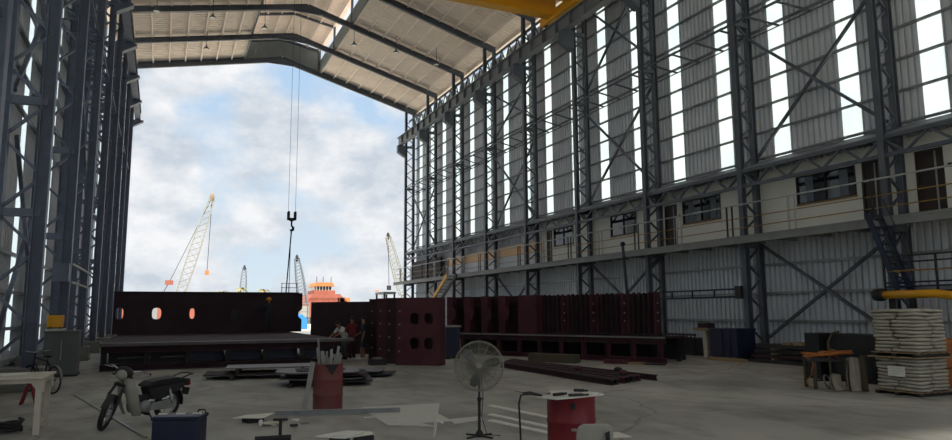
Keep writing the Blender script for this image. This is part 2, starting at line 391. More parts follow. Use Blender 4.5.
struct(MB().box(WALL_L, WALL_R, YB-.2, YB, 11.0, 24), 'wall_back', 'cladding', 'grey sheet wall over the wide opening at the near end of the hall')
for i in range(-3, 9):                                    # portal rafters with a raised monitor frame
    Y = BAY0 + BAY*i
    vis = i >= 4
    nm = ORD[8-i] if 8-i < 16 else ''
    t = thing('roof_rafter', f'dark steel gable rafter across the hall roof, {nm} from the open end', 'beam', (RX, Y, 24.4), 'gable rafters under the roof')
    for xa, xb in ((IN_L-.95, RX), (RX, IN_R+.85)):
        MB().hsec((xa, Y, roof_z(xa)-.42), (xb, Y, roof_z(xb)-.42), .22, .42, .03).build('rafter_half', 'steel', t)
    MB().prism([(-1.6, -.62), (0, -.18), (1.6, -.66), (1.6, -.86), (0, -.8), (-1.6, -.8)], (RX, Y-.05, RZ-.1), (1,0,0), (0,0,1), (0,1,0), .1).build('haunch', 'steel', t)
    if vis:
        m = MB()
        for x in (M0, M1): m.bar((x, Y, roof_z(x)-.4), (x, Y, 26.0), .16)
        m.bar((M0, Y, 25.92), (RX, Y, 26.55), .14, .2); m.bar((RX, Y, 26.55), (M1, Y, 25.92), .14, .2); m.build('vent_frame', 'steel', t)
for (x, y, z), where in (((12.74,51.1,22.4),'innermost of three on the office side slope, beside the ridge vent'), ((15.58,49.3,21.6),'middle of three on the office side slope'),
        ((18.5,48.3,20.75),'nearest the office side wall'), ((-1.15,48.2,21.5),'nearest the lattice column side'), ((2.35,49.4,22.15),'halfway between the column side and the ridge vent'),
        ((6.1,51.6,22.85),'right under the ridge vent'), ((2.3,55.6,22.1),'alone in the last bay by the open end')):
    t = thing('high_bay_lamp', f'small hanging roof lamp, {where}', 'lamp', (x, y, z), 'hanging roof lamps')
    zr = (roof_z(x) if not M0 < x < M1 else 26.75-.196*abs(x-RX)) - z - .2
    MB().tube([(x, y, z+.35), (x, y, z+zr)], .02, 6).build('cord', 'dark', t)
    MB().lathe([(.22, 0), (.21, .05), (.12, .16), (.06, .2), (.06, .32), (.03, .34)], (x, y, z)).build('lamp_shade', 'steel', t, True)
    MB().lathe([(.19, 0), (.195, .02)], (x, y, z-.01)).build('diffuser', 'lens', t)

# ------------------------------------------------------------------ lattice columns
def column(side, sep, w):
    s = 1 if side == 'right' else -1; m = 'steel' if side == 'right' else 'steel_left'
    t = thing('lattice_column', '', 'column', (0, 0, 0))
    zt = 21.05 if side == 'right' else 22.0
    for nm, x in (('inner_leg', 0), ('outer_leg', s*sep)):
        MB().hsec((x, 0, .55), (x, 0, zt), w, w, .025, (1, 0, 0)).build(nm, m, t)
    lc = MB(); z = .6; k = 0; st = .62 if side == 'right' else .95
    while z + st < zt:
        a, b = (0, s*sep) if k % 2 else (s*sep, 0)
        lc.bar((a, 0, z), (b, 0, z+st), .07 if side == 'right' else .11, .07); z += st; k += 1
    for z in (4.4, 7.3, 13.5, 17.6): lc.bar((0, 0, z), (s*sep, 0, z), .2, .2)
    lc.build('lacing', m, t)
    zb = 16.55 if s > 0 else 17.15
    MB().prism([(0, 0), (-s*.75, .45), (-s*.75, 17.7-zb), (0, 17.7-zb)], (-s*w/2, -.24, zb), (1,0,0), (0,0,1), (0,1,0), .48).build('bracket', m, t)
    MB().box(min(-.38*s, s*(sep+.2)), max(-.38*s, s*(sep+.2)), -.4, .4, 0, .56).build('pedestal', 'concrete', t, bevel=.02)
    return t
for side, X, sep, w, i0 in (('right', IN_R, .76, .22, 0), ('left', IN_L, .96, .30, 0)):
    p = column(side, sep, w)
    for i in range(i0, 9):
        o = p if i == i0 else copy_tree(p)
        o.location = (X, BAY0 + BAY*i, 0); o['group'] = 'lattice columns of the ' + ('office side' if side == 'right' else 'side opposite the offices')
        o['label'] = f'tall dark laced steel column on the ' + ('office side' if side == 'right' else 'motorbike side') + f', {ORD[8-i]} counted from the open end'

# ------------------------------------------------------------------ crane runways
for side, X, s in (('office side', 20.3, 1), ('motorbike side', -2.42, -1)):
    t = thing('crane_runway_beam', f'long stiffened crane runway girder along the {side} wall', 'beam', (X, 20, 17.72), 'crane runway girders')
    c = 'girder' if s > 0 else 'steel_left'
    MB().hsec((X, YB, 18.14), (X, YE+.4, 18.14), .42, .84, .045).build('girder', c, t)
    for k in range(34):
        y = BAY0 - 3 + 1.5*k + .75
        MB().box(X-.2, X+.2, y-.02, y+.02, 17.77, 18.51).build('stiffener', c, t)
    MB().box(X-.04, X+.04, YB, YE+.2, 18.56, 18.69).build('crane_rail', 'dark', t)

# longitudinal trusses
def girt_truss(side, z, label, cw=.075):
    X, s = (IN_R, 1) if side == 'right' else (IN_L, -1); xo = (WALL_R-.22) if s > 0 else (WALL_L+.22)
    t = thing('wall_truss', label, 'truss', (X, 38, z), 'trusses along the walls'); m = 'steel' if s > 0 else 'steel_left'
    MB().bar((X, 10, z), (X, YE-.2, z), cw, cw).build('inner_chord', m, t)
    for dz in (.55, -.5): MB().bar((xo, 10, z+dz), (xo, YE-.2, z+dz), .04, .04).build('wall_chord', m, t)
    w = MB(); y = BAY0 - 4.5
    while y + 1.5 < YE:
        w.bar((xo, y, z+.55), (X, y+.75, z), .07); w.bar((xo, y+1.5, z+.55), (X, y+.75, z), .07)
        w.bar((xo, y, z-.5), (X, y+.75, z), .07); y += 1.5
    w.build('web', m, t)
girt_truss('right', 13.5, 'zigzag steel truss half way up the bright striped office side wall')
girt_truss('left', 13.5, 'zigzag steel truss half way up the dark motorbike side wall', .07)
def plane_truss(X, za, zb, m, label, step=1.5, name='wall_truss'):
    t = thing(name, label, 'truss', (X, 38, za), 'trusses along the walls')
    MB().bar((X, 10, za), (X, YE-.2, za), .12, .12).build('bottom_chord', m, t); MB().bar((X, 10, zb), (X, YE-.2, zb), .12, .12).build('top_chord', m, t)
    w = MB(); y = BAY0 - 4.5
    while y + step < YE: w.bar((X, y, zb), (X, y+step/2, za), .07); w.bar((X, y+step/2, za), (X, y+step, zb), .07); y += step
    w.build('web', m, t)
plane_truss(IN_R, 6.72, 7.3, 'steel', 'low zigzag truss just above the office doors and windows')
plane_truss(IN_R+.35, 19.2, 20.2, 'steel', 'zigzag eaves truss above the crane runway girder by the office side roof edge', 1.2)

# cross braces
def brace(X, ya, yb, za, zb, label, m='steel', w=.10):
    t = thing('cross_brace', label, 'brace', (X, (ya+yb)/2, za), 'cross braces between columns')
    MB().bar((X, ya, za), (X, yb, zb), w, w).build('brace_bar', m, t); MB().bar((X+.13, ya, zb), (X+.13, yb, za), w, w).build('brace_bar', m, t)
Y = lambda i: BAY0 + BAY*i
for i, za, zb, lb in ((0, .8, 4.4, 'below the walkway between the two nearest office side columns'), (0, 7.95, 12.85, 'above the offices between the two nearest office side columns'),
        (2, .8, 4.4, 'below the walkway in the third bay of the office side'), (2, 8.0, 12.85, 'above the offices in the third bay of the office side'),
        (2, 14.4, 19.3, 'under the runway girder in the third bay of the office side'),
        (4, .8, 4.4, 'below the walkway in the fifth bay of the office side'), (4, 8.0, 12.85, 'above the mezzanine in the fifth bay of the office side'),
        (4, 14.4, 17.5, 'under the runway girder in the fifth bay of the office side'), (7, 8.0, 12.85, 'above the mezzanine in the last bay by the open end')):
    brace(21.5, Y(i)+.2, Y(i+1)-.2, za, zb, 'dark steel X brace ' + lb)
for i, za, zb, lb in ((1, 1.0, 6.4, 'low down between the two nearest motorbike side columns'), (1, 7.6, 13.0, 'halfway up between the two nearest motorbike side columns'), (1, 14, 19, 'high up between the two nearest motorbike side columns'),
        (3, 7.6, 13.0, 'halfway up in the fourth motorbike side bay'), (5, 7.6, 13, 'halfway up in the sixth motorbike side bay')):
    brace(-3.7, Y(i)+.2, Y(i+1)-.2, za, zb, 'dark steel X brace ' + lb, 'steel_left')

# ------------------------------------------------------------------ office block on the mezzanine
OX = 21.72
def wall_with_openings():
    wins = [(16.2, 18.68, 5.76, 6.82), (22.62, 25.02, 5.76, 6.82), (28.45, 30.68, 5.76, 6.86), (34.4, 36.6, 5.76, 6.82)]
    doors = [(13.22, 14.1, 4.7, 6.82), (15.3, 15.95, 4.7, 6.84), (25.42, 26.27, 4.7, 6.78), (36.85, 37.45, 4.7, 6.8)]
    mb = MB(); ops = sorted(wins + doors); y = 11.0; x0, x1 = OX, OX+.1
    for a, b, za, zb in ops:
        mb.box(x0, x1, y, a, 4.7, 7.35)
        if za > 4.75: mb.box(x0, x1, a, b, 4.7, za)
        mb.box(x0, x1, a, b, zb, 7.35); y = b
    mb.box(x0, x1, y, 37.95, 4.7, 7.35); mb.box(x0, x1+.2, 37.95, 38.05, 4.7, 7.35)
    struct(mb, 'wall_office', 'white_wall', 'pale panel wall of the raised site offices')
    for n, (a, b, za, zb) in enumerate(wins):
        f = MB(); t = .04
        f.box(OX-.03, OX+.08, a, b, za, za+t).box(OX-.03, OX+.08, a, b, zb-t, zb).box(OX-.03, OX+.08, a, a+t, za, zb).box(OX-.03, OX+.08, b-t, b, za, zb)
        f.box(OX-.02, OX+.07, (a+b)/2-.015, (a+b)/2+.015, za, zb)
        w = struct(f, f'window_{n+1}', 'dark', f'dark sliding office window above the walkway, {ORD[n]} from the nearest end of the offices')
        MB().box(OX+.03, OX+.05, a+t, b-t, za+t, zb-t).build('pane', 'window', w)
        MB().box(OX-.05, OX+.02, a-.03, b+.03, za-.05, za).build('sill', 'mustard', w)
        if n < 2:
            for q in (.2, .78): MB().box(OX+.02, OX+.03, a+(b-a)*q-.16, a+(b-a)*q+.16, za+.07, zb-.07).build('blind', 'blind', w)
    for n, (a, b, za, zb) in enumerate(doors):
        f = MB().box(OX-.02, OX+.08, a, a+.05, za, zb).box(OX-.02, OX+.08, b-.05, b, za, zb).box(OX-.02, OX+.08, a, b, zb-.05, zb)
        f.box(OX+.02, OX+.06, a+.05, b-.05, za, zb-.05)
        d = struct(f, f'door_{n+1}', mat(f'door_brown_{n}', (52, 40, 36), .5, 0, .2, 2.), f'dark brown office door above the walkway, {ORD[n]} from the nearest end of the offices')
        MB().box(OX+.0, OX+.02, a+(b-a)*.27, a+(b-a)*.27+.05, za+.05, zb-.08).build('door_stile', 'galv', d)
        MB().tube([(OX-.06, b-.12, za+1.0), (OX-.06, b-.24, za+1.0)], .015, 6).build('door_handle', 'chrome', d)
        if n < 3: solo(MB().box(OX-.03, OX, a-.24, a-.12, 6.15, 6.27), 'sign_plate', 'dark', f'tiny dark square plate beside the {ORD[n]} office door from the near end', 'sign')
wall_with_openings()
struct(MB().prism([(0, 0), (1.1, .42), (1.1, .48), (0, .06)], (IN_R+.03, 11, 7.36), (1,0,0), (0,0,1), (0,1,0), YE-11.3), 'trim_1', 'girder', 'dark flashing roof ledge over the offices and mezzanine')
t = thing('walkway', 'long grey raised walkway deck in front of the offices', 'walkway', (20.9, 37, 4.4))
MB().box(20.16, 21.95, 11, YE-.6, 4.6, 4.68).build('deck_plate', 'grey_deck', t)
MB().hsec((20.2, 11, 4.53), (20.2, YE+1.3, 4.53), .1, .28, .03).build('edge_beam', 'grey_deck', t)
for k in range(35):
    y = 11.5 + 1.5*k
    MB().bar((20.2, y, 4.52), (21.9, y, 4.52), .08, .14).build('joist', 'grey_deck', t)
t = thing('guard_rail', 'long pale three bar guard rail along the raised walkway', 'railing', (20.18, 37, 4.68))
for z, m, w in ((5.88, 'rail', .06), (5.36, 'mustard', .04), (4.98, 'mustard', .04)): MB().tube([(20.18, 11, z), (20.18, YE+1.2, z)], w/2, 6).build('rail_bar', m, t)
for k in range(18):
    y = 11.6 + 2.95*k
    for d in (0, .28): MB().bar((20.18, y+d, 4.68), (20.18, y+d, 5.88), .05).build('rail_post', 'dark' if k % 2 else 'rail', t)
solo(MB().box(OX, OX+.1, 38.1, 54.2, 4.7, 5.62), 'mezzanine_parapet', 'cladding', 'grey sheet parapet at the back of the open mezzanine', 'panel')
solo(MB().box(OX, OX+.1, 38.1, 54.2, 5.62, 6.3), 'fascia_board', 'tan', 'long tan board panel over the open mezzanine beyond the offices', 'panel')
solo(MB().box(OX-.2, OX, 55.2, 62.2, 4.75, 6.5), 'dark_screen', 'dark', 'black sheet screen on the walkway beside the open end', 'panel')
t = thing('loading_landing', 'small grey landing slab on posts just outside the open end of the walkway', 'platform', (20, 66, 0))
MB().box(19.4, 20.6, 64.5, 67.5, 3.6, 3.8).build('slab', 'grey_deck', t)
for x in (19.5, 20.5):
    for y in (64.7, 67.3): MB().bar((x, y, -.02), (x, y, 3.6), .15).build('post', 'dark', t)
# ------------------------------------------------------------------ overhead travelling crane
t = thing('overhead_crane', 'yellow overhead travelling crane bridging the hall high up, hook hanging down over the dark panel', 'crane', (9, 34, 18.7))
MB().box(-2.2, 20.3, 33.45, 34.15, 19.0, 20.5).build('bridge_beam', 'yellow', t, bevel=.02)
MB().box(-2.2, 20.3, 31.0, 31.7, 19.0, 20.5).build('bridge_beam', 'yellow', t, bevel=.02)
for x in (20.3, -2.42):
    e = MB().box(x-.22, x+.22, 30.0, 35.0, 18.82, 19.3).build('end_carriage', 'yellow', t, bevel=.02)
    for y in (30.4, 34.6): MB().lathe([(.16, -.06), (.16, .06)], (x, y, 18.84), (1, 0, 0)).build('carriage_wheel', 'dark', e)
MB().box(4.8, 5.9, 31.2, 34.0, 20.52, 21.2).build('trolley', 'yellow', t)
for dx in (-.16, .16): MB().tube([(5.35+dx, 32.6, 20.6), (5.35+dx, 32.6, 6.5)], .008, 5).build('hoist_cable', 'dark', t)
hb = MB().box(5.15, 5.25, 32.47, 32.73, 6.1, 6.5).box(5.45, 5.55, 32.47, 32.73, 6.1, 6.5).box(5.25, 5.45, 32.5, 32.7, 6.06, 6.2).build('hook_block', 'black', t, bevel=.02)
MB().tube([(5.35, 32.6, 6.1), (5.35, 32.6, 5.85), (5.43, 32.6, 5.75), (5.42, 32.6, 5.65), (5.34, 32.6, 5.6), (5.27, 32.6, 5.66)], [.04, .04, .06, .06, .05, .02], 8).build('hook', 'black', hb, True)
t = thing('lifting_sling', 'thin dark lifting rod hanging from the crane hook down to the big dark panel', 'sling', (5.6, 35.3, 2.9))
MB().tube([(5.36, 32.62, 5.68), (5.85, 36.75, 2.9)], .03, 6).build('rod', 'dark', t)
MB().tube([(5.33, 32.62, 5.68), (6.0, 36.75, 2.9)], .015, 6).build('cable', 'dark', t)
t = thing('edge_rail', 'small thin guard frame standing on the top edge of the big dark panel', 'railing', (6.0, 36.8, 2.87))
for x in (5.65, 6.0, 6.4): MB().tube([(x, 36.85, 2.87), (x, 36.85, 3.38)], .018, 6).build('post', 'dark', t)
for z in (3.36, 3.14): MB().tube([(5.6, 36.85, z), (6.45, 36.85, z)], .015, 6).build('rail_bar', 'dark', t)

# ------------------------------------------------------------------ left work platform and the big panel
t = thing('work_platform', 'long low dark steel work platform on posts carrying the big panel', 'platform', (2.2, 31, 0))
MB().box(-1.72, 6.1, 26.3, 37.4, .80, .9).build('deck_plate', 'maroon2', t)
MB().box(-1.74, 6.65, 25.85, 26.3, .80, .9).build('edge_plate', 'plate_dark', t)
MB().hsec((-1.7, 26.1, .68), (6.1, 26.1, .68), .2, .22, .03).build('front_beam', 'maroon2', t)
MB().hsec((-1.7, 26.0, .1), (6.1, 26.0, .1), .25, .2, .03).build('front_sill', 'maroon2', t)
for k in range(7):
    x = -1.6 + 1.28*k
    for y in (26.1, 31, 36.8): MB().hsec((x, y, .2), (x, y, .57), .18, .18, .02, (1, 0, 0)).build('post', 'dark', t)
for x in (-1.6, 2.2, 6.0): MB().hsec((x, 26.2, .68), (x, 37.2, .68), .18, .2, .03).build('cross_beam', 'dark', t)
for k in range(6): MB().box(-1.6+1.28*k+.1, -1.6+1.28*(k+1)-.1, 26.6, 26.65, .2, .78).build('skirt_panel', 'navy' if k > 1 else 'dark', t)
for k in range(2): MB().tube([(-1.2+1.3*k, 26.5, .38), (-.2+1.3*k, 26.5, .4)], .02, 6).build('tie_rod', 'galv', t)
t = thing('hull_bulkhead', 'long upright dark hull plate with rounded holes standing on the low platform', 'panel', (2.0, 36.8, .9))
MB().holed(8.5, 1.98, [(.27, .97, .17, .27), (1.86, .96, .20, .27), (3.43, .95, .11, .25)], (-2.0, 36.8, .9), (1,0,0), (0,0,1), (0,1,0), .03).build('plate', 'maroon_wet', t)
MB().ell((3.4, 36.8, 1.78), (.2, .012, .26), 16, 8, None, .8).build('hole_cover', 'dark', t)
MB().box(-2.0, 6.5, 36.72, 36.95, 2.86, 2.9).build('top_flange', 'maroon_wet', t)
MB().prism([(0, 0), (.28, 0), (.28, .62), (.12, .75), (.12, 1.0), (.3, 1.15), (.3, 1.96), (0, 1.96)], (6.4, 36.77, .9), (1,0,0), (0,0,1), (0,1,0), .03).build('notched_edge', 'maroon_wet', t)
for x in (1.3, 3.0, 4.4, 5.6): MB().box(x-.01, x+.01, 36.83, 37.05, .92, 2.86).build('stiffener', 'maroon_wet', t)

# ------------------------------------------------------------------ stacked upright panels in the middle
ex = Vector((.726, -.687, 0)); ey = Vector((.687, .726, 0))     # along the face, into the depth
def up_panel(o, W, Hh, label, holes=(), depth=.35, ribs=5, m='maroon', slots=True):
    o = Vector(o); t = thing('ship_bulkhead', label, 'panel', o + ex*(W/2), 'upright ship panels in the middle')
    MB().holed(W, Hh, holes, o, ex, (0,0,1), ey, .03).build('face_plate', m, t)
    for k in range(ribs):
        q = o + ex*(W*(k+.5)/ribs) + Vector((0, 0, 0))
        if any(abs(W*(k+.5)/ribs - h[0]) < h[2]+.03 for h in holes): continue
        MB().bar(q + ey*(depth/2+.03) + Vector((0,0,.04)), q + ey*(depth/2+.03) + Vector((0,0,Hh-.04)), .02, depth, ey).build('rib', m, t)
    for q in (o, o + ex*W): MB().bar(q + ey*(depth/2), q + ey*(depth/2) + Vector((0,0,Hh)), .03, depth, ey).build('edge_flange', m, t)
    for z in (.02, Hh-.02): MB().bar(o + ey*(depth/2) + Vector((0,0,z)), o + ex*W + ey*(depth/2) + Vector((0,0,z)), depth, .03).build('cap_flange', m, t)
    if slots:
        for k in range(4):
            z = Hh*(.2+.2*k); c = o + ex*.09 + Vector((0,0,z)) - ey*.004
            MB().bar(c, c + ex*.06, .01, .05).build('pale_dot', 'plate', t)  # pale bars stand in for light showing through the stiffener slots
    return t
H4 = [(.70, .76, .17, .2), (1.24, .76, .17, .2), (.70, 1.62, .17, .2), (1.24, 1.62, .17, .2)]
up_panel((7.72, 24.08, .0), 1.66, 2.36, 'nearest of the standing maroon panels, its broad face showing four rounded holes', H4, .5, 1, 'maroon')
up_panel((7.62, 24.98, .0), 1.7, 2.38, 'standing maroon panel directly behind the one with four rounded holes', (), .5, 4, 'maroon2')
up_panel((7.58, 26.0, .0), 1.7, 2.38, 'third standing maroon panel, counted back from the one with four rounded holes', (), .5, 4, 'maroon')
up_panel((7.62, 27.3, .0), 1.9, 2.38, 'fourth standing dark panel, just right of the three workers', (), .6, 4, 'maroon2')
up_panel((6.42, 32.95, .0), 3.5, 2.34, 'rearmost and widest standing dark panel, behind the three workers', (), .5, 5, 'maroon_wet', False)
t = thing('crate', 'blue steel crate with a pale top edge left of the right trestle', 'crate', (10.85, 26.3, 0))
MB().box(10.4, 11.0, 26.0, 26.7, .1, 1.25).build('body', 'navy', t, bevel=.02)
MB().box(10.36, 11.04, 25.96, 26.74, 1.25, 1.31).build('rim', 'plate', t)
for x in (10.5, 10.9): MB().box(x-.06, x+.06, 26.0, 26.7, 0, .1).build('skid', 'dark', t)

# ------------------------------------------------------------------ right trestle with panels
A = Vector((11.88, 30.2, 0)); B = Vector((16.35, 20.0, 0)); d = (B-A).normalized(); L = (B-A).length; nrm = Vector((-d.y, d.x, 0))   # nrm points away from the viewer
if nrm.x < 0: nrm = -nrm
t = thing('trestle', 'long low maroon steel trestle carrying the row of ribbed panels on the right', 'platform', (A+B)/2)
MB().bar(A + Vector((0,0,.9)) + nrm*.75, B + Vector((0,0,.9)) + nrm*.75, 1.6, .06).build('deck_plate', 'maroon2', t)
MB().bar(A + Vector((0,0,.9)) - nrm*.08, B + Vector((0,0,.9)) - nrm*.08, .06, .05).build('edge_strip', 'plate', t)
MB().hsec(A + Vector((0,0,.76)), B + Vector((0,0,.76)), .14, .2, .03).build('top_rail', 'maroon2', t)
MB().hsec(A + Vector((0,0,.1)), B + Vector((0,0,.1)), .2, .18, .03).build('bottom_rail', 'maroon', t)
for k in range(11):
    p = lerp(A, B, (k+.2)/10.4)
    for q in (0, 1.4): MB().hsec(p + nrm*q + Vector((0,0,.0)), p + nrm*q + Vector((0,0,.86)), .14, .14, .02, d).build('post', 'maroon' if q == 0 else 'dark', t)
MB().bar(A + nrm*1.5 + Vector((0,0,.45)), B + nrm*1.5 + Vector((0,0,.45)), .03, .8).build('back_sheet', 'dark', t)
zd = .935
def P(s, q=0, z=zd): return A + d*s + nrm*q + Vector((0, 0, z))
HT = 1.6
def lobed(s, W, label, m, lobe=True):
    t = thing('web_frame', label, 'panel', P(s+W/2, .5), 'panels on the right trestle')
    pts = [(0, 0), (W*.34, 0)]
    if lobe:
        for k in range(9): g = -math.pi/2 + math.pi*k/8; pts.append((W*.34 + .22*math.cos(g), HT*.52 + .3*math.sin(g)))
    pts += [(W*.34, HT), (0, HT)]
    MB().prism(pts, P(s, .25), d, (0,0,1), nrm, .03).build('lobed_flange', m, t)
    MB().bar(P(s, .95, zd+HT/2), P(s+W, .95, zd+HT/2), .03, HT).build('plate', 'maroon2', t)
    MB().bar(P(s+.02, .6, zd+HT/2), P(s+.02, .61, zd+HT/2), .03, HT).build('rib', m, t)
    MB().bar(P(s+.02, .28, zd+HT/2), P(s+.02, .95, zd+HT/2), .03, HT).build('web', m, t)
    for z in (.35, .8, 1.2): MB().bar(P(s+.1, .9, zd+z), P(s+W-.05, .9, zd+z), .06, .04).build('stringer', 'dark', t)
    return t
for k, (s, lb) in enumerate(((.05, 'leftmost one'), (1.15, 'second from the left'), (2.2, 'third from the left'), (3.2, 'fourth from the left'))):
    lobed(s, 1.02, f'maroon frame with a round lobed edge on the right trestle, {lb}', 'maroon')
t = thing('flat_bulkhead', 'plain lit maroon panel without ribs in the middle of the right trestle', 'panel', P(4.6, .3), 'panels on the right trestle')
MB().bar(P(4.25, .3, zd+HT/2), P(5.2, .3, zd+HT/2), .03, HT).build('plate', 'maroon', t)
for s in (4.27, 5.18): MB().bar(P(s, .3, zd+HT/2), P(s, .95, zd+HT/2), .03, HT).build('edge_flange', 'maroon', t)
for k in range(4):
    s = 5.28 + 1.37*k; w = 1.3
    t = thing('ribbed_bulkhead', f'dark vertically ribbed panel, {ORD[k]} to the right of the plain maroon panel', 'panel', P(s+w/2, .3), 'panels on the right trestle')
    MB().bar(P(s, .55, zd+HT/2-.02), P(s+w, .55, zd+HT/2-.02), .03, HT-.04).build('plate', 'maroon2', t)
    for j in range(6):
        q = s + w*(j+.3)/6
        MB().bar(P(q, .36, zd+HT/2), P(q, .54, zd+HT/2), .03, HT - .05*((j+k) % 3 == 0)).build('rib', 'maroon_wet' if j % 5 else 'maroon', t)
    for z in (.55, .85, 1.2): MB().bar(P(s+w-.03, .34, zd+z), P(s+w+.02, .34, zd+z), .03, .06).build('pale_dot', 'plate', t)
    MB().bar(P(s, .45, zd+.05), P(s+w, .45, zd+.05), .2, .04).build('foot_flange', 'maroon_wet', t)
solo(MB().tube([P(1.9, -.15, .05), P(3.2, -.05, 1.8)], .02, 6), 'leaning_rod', 'dark', 'thin dark rod leaning against the right trestle behind the fan', 'rod')
for (x, y, w, l, h, m, nm, lb) in ((13.3, 22.6, 1.9, .5, .3, 'timber_dark', 'timber_beam', 'long dark timber baulk on the floor in front of the right trestle'),
        (14.9, 20.9, .9, .4, .14, 'maroon', 'steel_offcut', 'reddish steel offcut on the floor by the far end of the right trestle'), (15.2, 20.4, .8, .3, .07, 'timber', 'plank', 'pale plank end on the floor in front of the right trestle'),
        (15.6, 19.7, .7, .2, .05, 'dark', 'flat_bar', 'short dark flat bar on the floor below the pale plank end')):
    solo(MB().cbox((x, y, h/2), (w, l, h), rz(R(-58))), nm, m, lb, 'scrap', org=(x, y, 0))

# ------------------------------------------------------------------ plate stacks on the floor
def plate(c, W, D, z, ang, label, m='plate_dark', chamfer=0., th=.03, group='steel plates lying on the floor'):
    pts = [(-W/2+chamfer, -D/2), (W/2-chamfer*.4, -D/2), (W/2, -D/2+chamfer*.4), (W/2, D/2), (-W/2, D/2), (-W/2, -D/2+chamfer)] if chamfer else [(-W/2,-D/2),(W/2,-D/2),(W/2,D/2),(-W/2,D/2)]
    a = rz(ang); mb = MB().prism(pts, (c[0], c[1], z), a @ Vector((1,0,0)), a @ Vector((0,1,0)), (0,0,1), th)
    return solo(mb, 'steel_plate', m, label, 'plate', group, org=(c[0], c[1], z))
def bearer(c, Ln, ang, z, h, label):
    return solo(MB().cbox((c[0], c[1], z+h/2), (Ln, .1, h), rz(ang)), 'bearer', 'dark', label, 'bearer', 'bearers under the floor plates', org=(c[0], c[1], z))
bearer((2.0, 21.4), 1.3, R(80), 0, .12, 'dark bearer under the left end of the flat plates by the platform'); bearer((3.6, 21.3), 1.3, R(80), 0, .12, 'dark bearer under the right end of the flat plates by the platform')
plate((2.7, 21.6), 2.9, 1.5, .12, R(-8), 'lower of two grey edged plates on the floor in front of the work platform', 'maroon2')
bearer((2.2, 21.9), 1.2, R(80), .15, .12, 'dark bearer between the two plates by the platform, left'); bearer((4.0, 21.7), 1.2, R(80), .15, .12, 'dark bearer between the two plates by the platform, right')
plate((3.3, 21.8), 2.9, 1.4, .27, R(-8), 'upper of two grey edged plates on the floor in front of the work platform', 'plate_dark')
for x in (3.2, 4.6): bearer((x, 18.7), 1.4, R(75), 0, .1, f'dark bearer on the floor under the cut plates behind the rusty drum, {"left" if x < 4 else "right"}')
for k, (z, dx, dy, m, lb) in enumerate(((.10, .25, .1, 'dark', 'bottom'), (.17, .0, .15, 'plate_dark', 'second from the bottom'), (.25, .15, .2, 'maroon2', 'second from the top'), (.33, -.1, .1, 'plate_dark', 'top'))):
    if k: bearer((3.4+dx, 18.8+dy), 1.1, R(75), z-.045 if k > 1 else z-.04, .04 if k > 1 else .04, f'thin spacer below the {lb} cut plate behind the rusty drum')
    plate((3.95+dx, 18.6+dy), 2.1, 1.7, z, R(-12), f'cut corner steel plate behind the rusty drum, {lb} of its stack', m, .45, .03)
solo(MB().prism([(-.7,-.5),(.2,-.6),(.6,-.3),(.6,.2),(-.1,.5),(-.6,.4)], (3.95, 18.8, .362), (1,0,0), (0,1,0), (0,0,1), .02), 'plate_offcut', 'maroon_wet', 'many sided maroon offcut lying on top of the cut plates behind the rusty drum', 'plate', org=(3.95, 18.8, .362))
plate((5.2, 20.9), 2.1, 1.5, .14, R(-20), 'grey plate on the floor right of the rusty drum below the workers', 'plate_dark', .3)
plate((5.5, 20.6), 1.9, 1.3, .06, R(-28), 'dark plate under the grey plate right of the rusty drum', 'dark', .3)
bearer((5.4, 20.8), 1.2, R(60), .092, .045, 'thin spacer between the two plates right of the rusty drum'); bearer((5.4, 20.6), 1.2, R(60), 0, .058, 'bearer under the two plates right of the rusty drum')
solo(MB().cbox((7.9, 24.9, .12), (1.1, .5, .24), rz(R(-20))).cbox((7.8, 24.8, .29), (.5, .35, .1), rz(R(10))), 'scrap_box', 'dark', 'low dark box of scrap on the floor at the feet of the workers', 'box', org=(7.9, 24.9, 0)) if False else None

# long steel sections on the floor
for k in range(7):
    o = Vector((-.12, -.34, 0)).normalized()
    a = Vector((10.75+.16*k*.9, 21.9-.35*k*.25+.1*k, 0)); 
    q = (0, .2, .5, .68, .95, 1.22, 1.36)[k]; a = Vector((10.55 + q, 21.4 + 1.3*q, .08)); b = Vector((10.42 + q*1.06, 14.85 + .5*q, .08))
    if k == 6: a = lerp(a, b, .35); b = b + Vector((.3, -.2, 0))
    solo(MB().hsec(a, b, .12, .15, .02), 'steel_section', ('maroon2', 'dark', 'maroon')[k % 3], f'long rusty steel section on the floor right of the fan, {ORD[k]} from the left', 'beam', 'long steel sections on the floor', org=((a.x+b.x)/2, (a.y+b.y)/2, 0))
for k, (x, y) in enumerate(((11.14, 17.6), (11.40, 15.75), (11.84, 16.6))):
    solo(MB().ell((x, y, .22), (.13, .11, .07)), 'clamp', 'maroon' if k < 2 else 'black', ('small maroon clamp lying on the middle of the long steel sections', 'small maroon clamp lying near the close end of the long steel sections', 'small black lump on the close end of the long steel sections')[k], 'clamp')

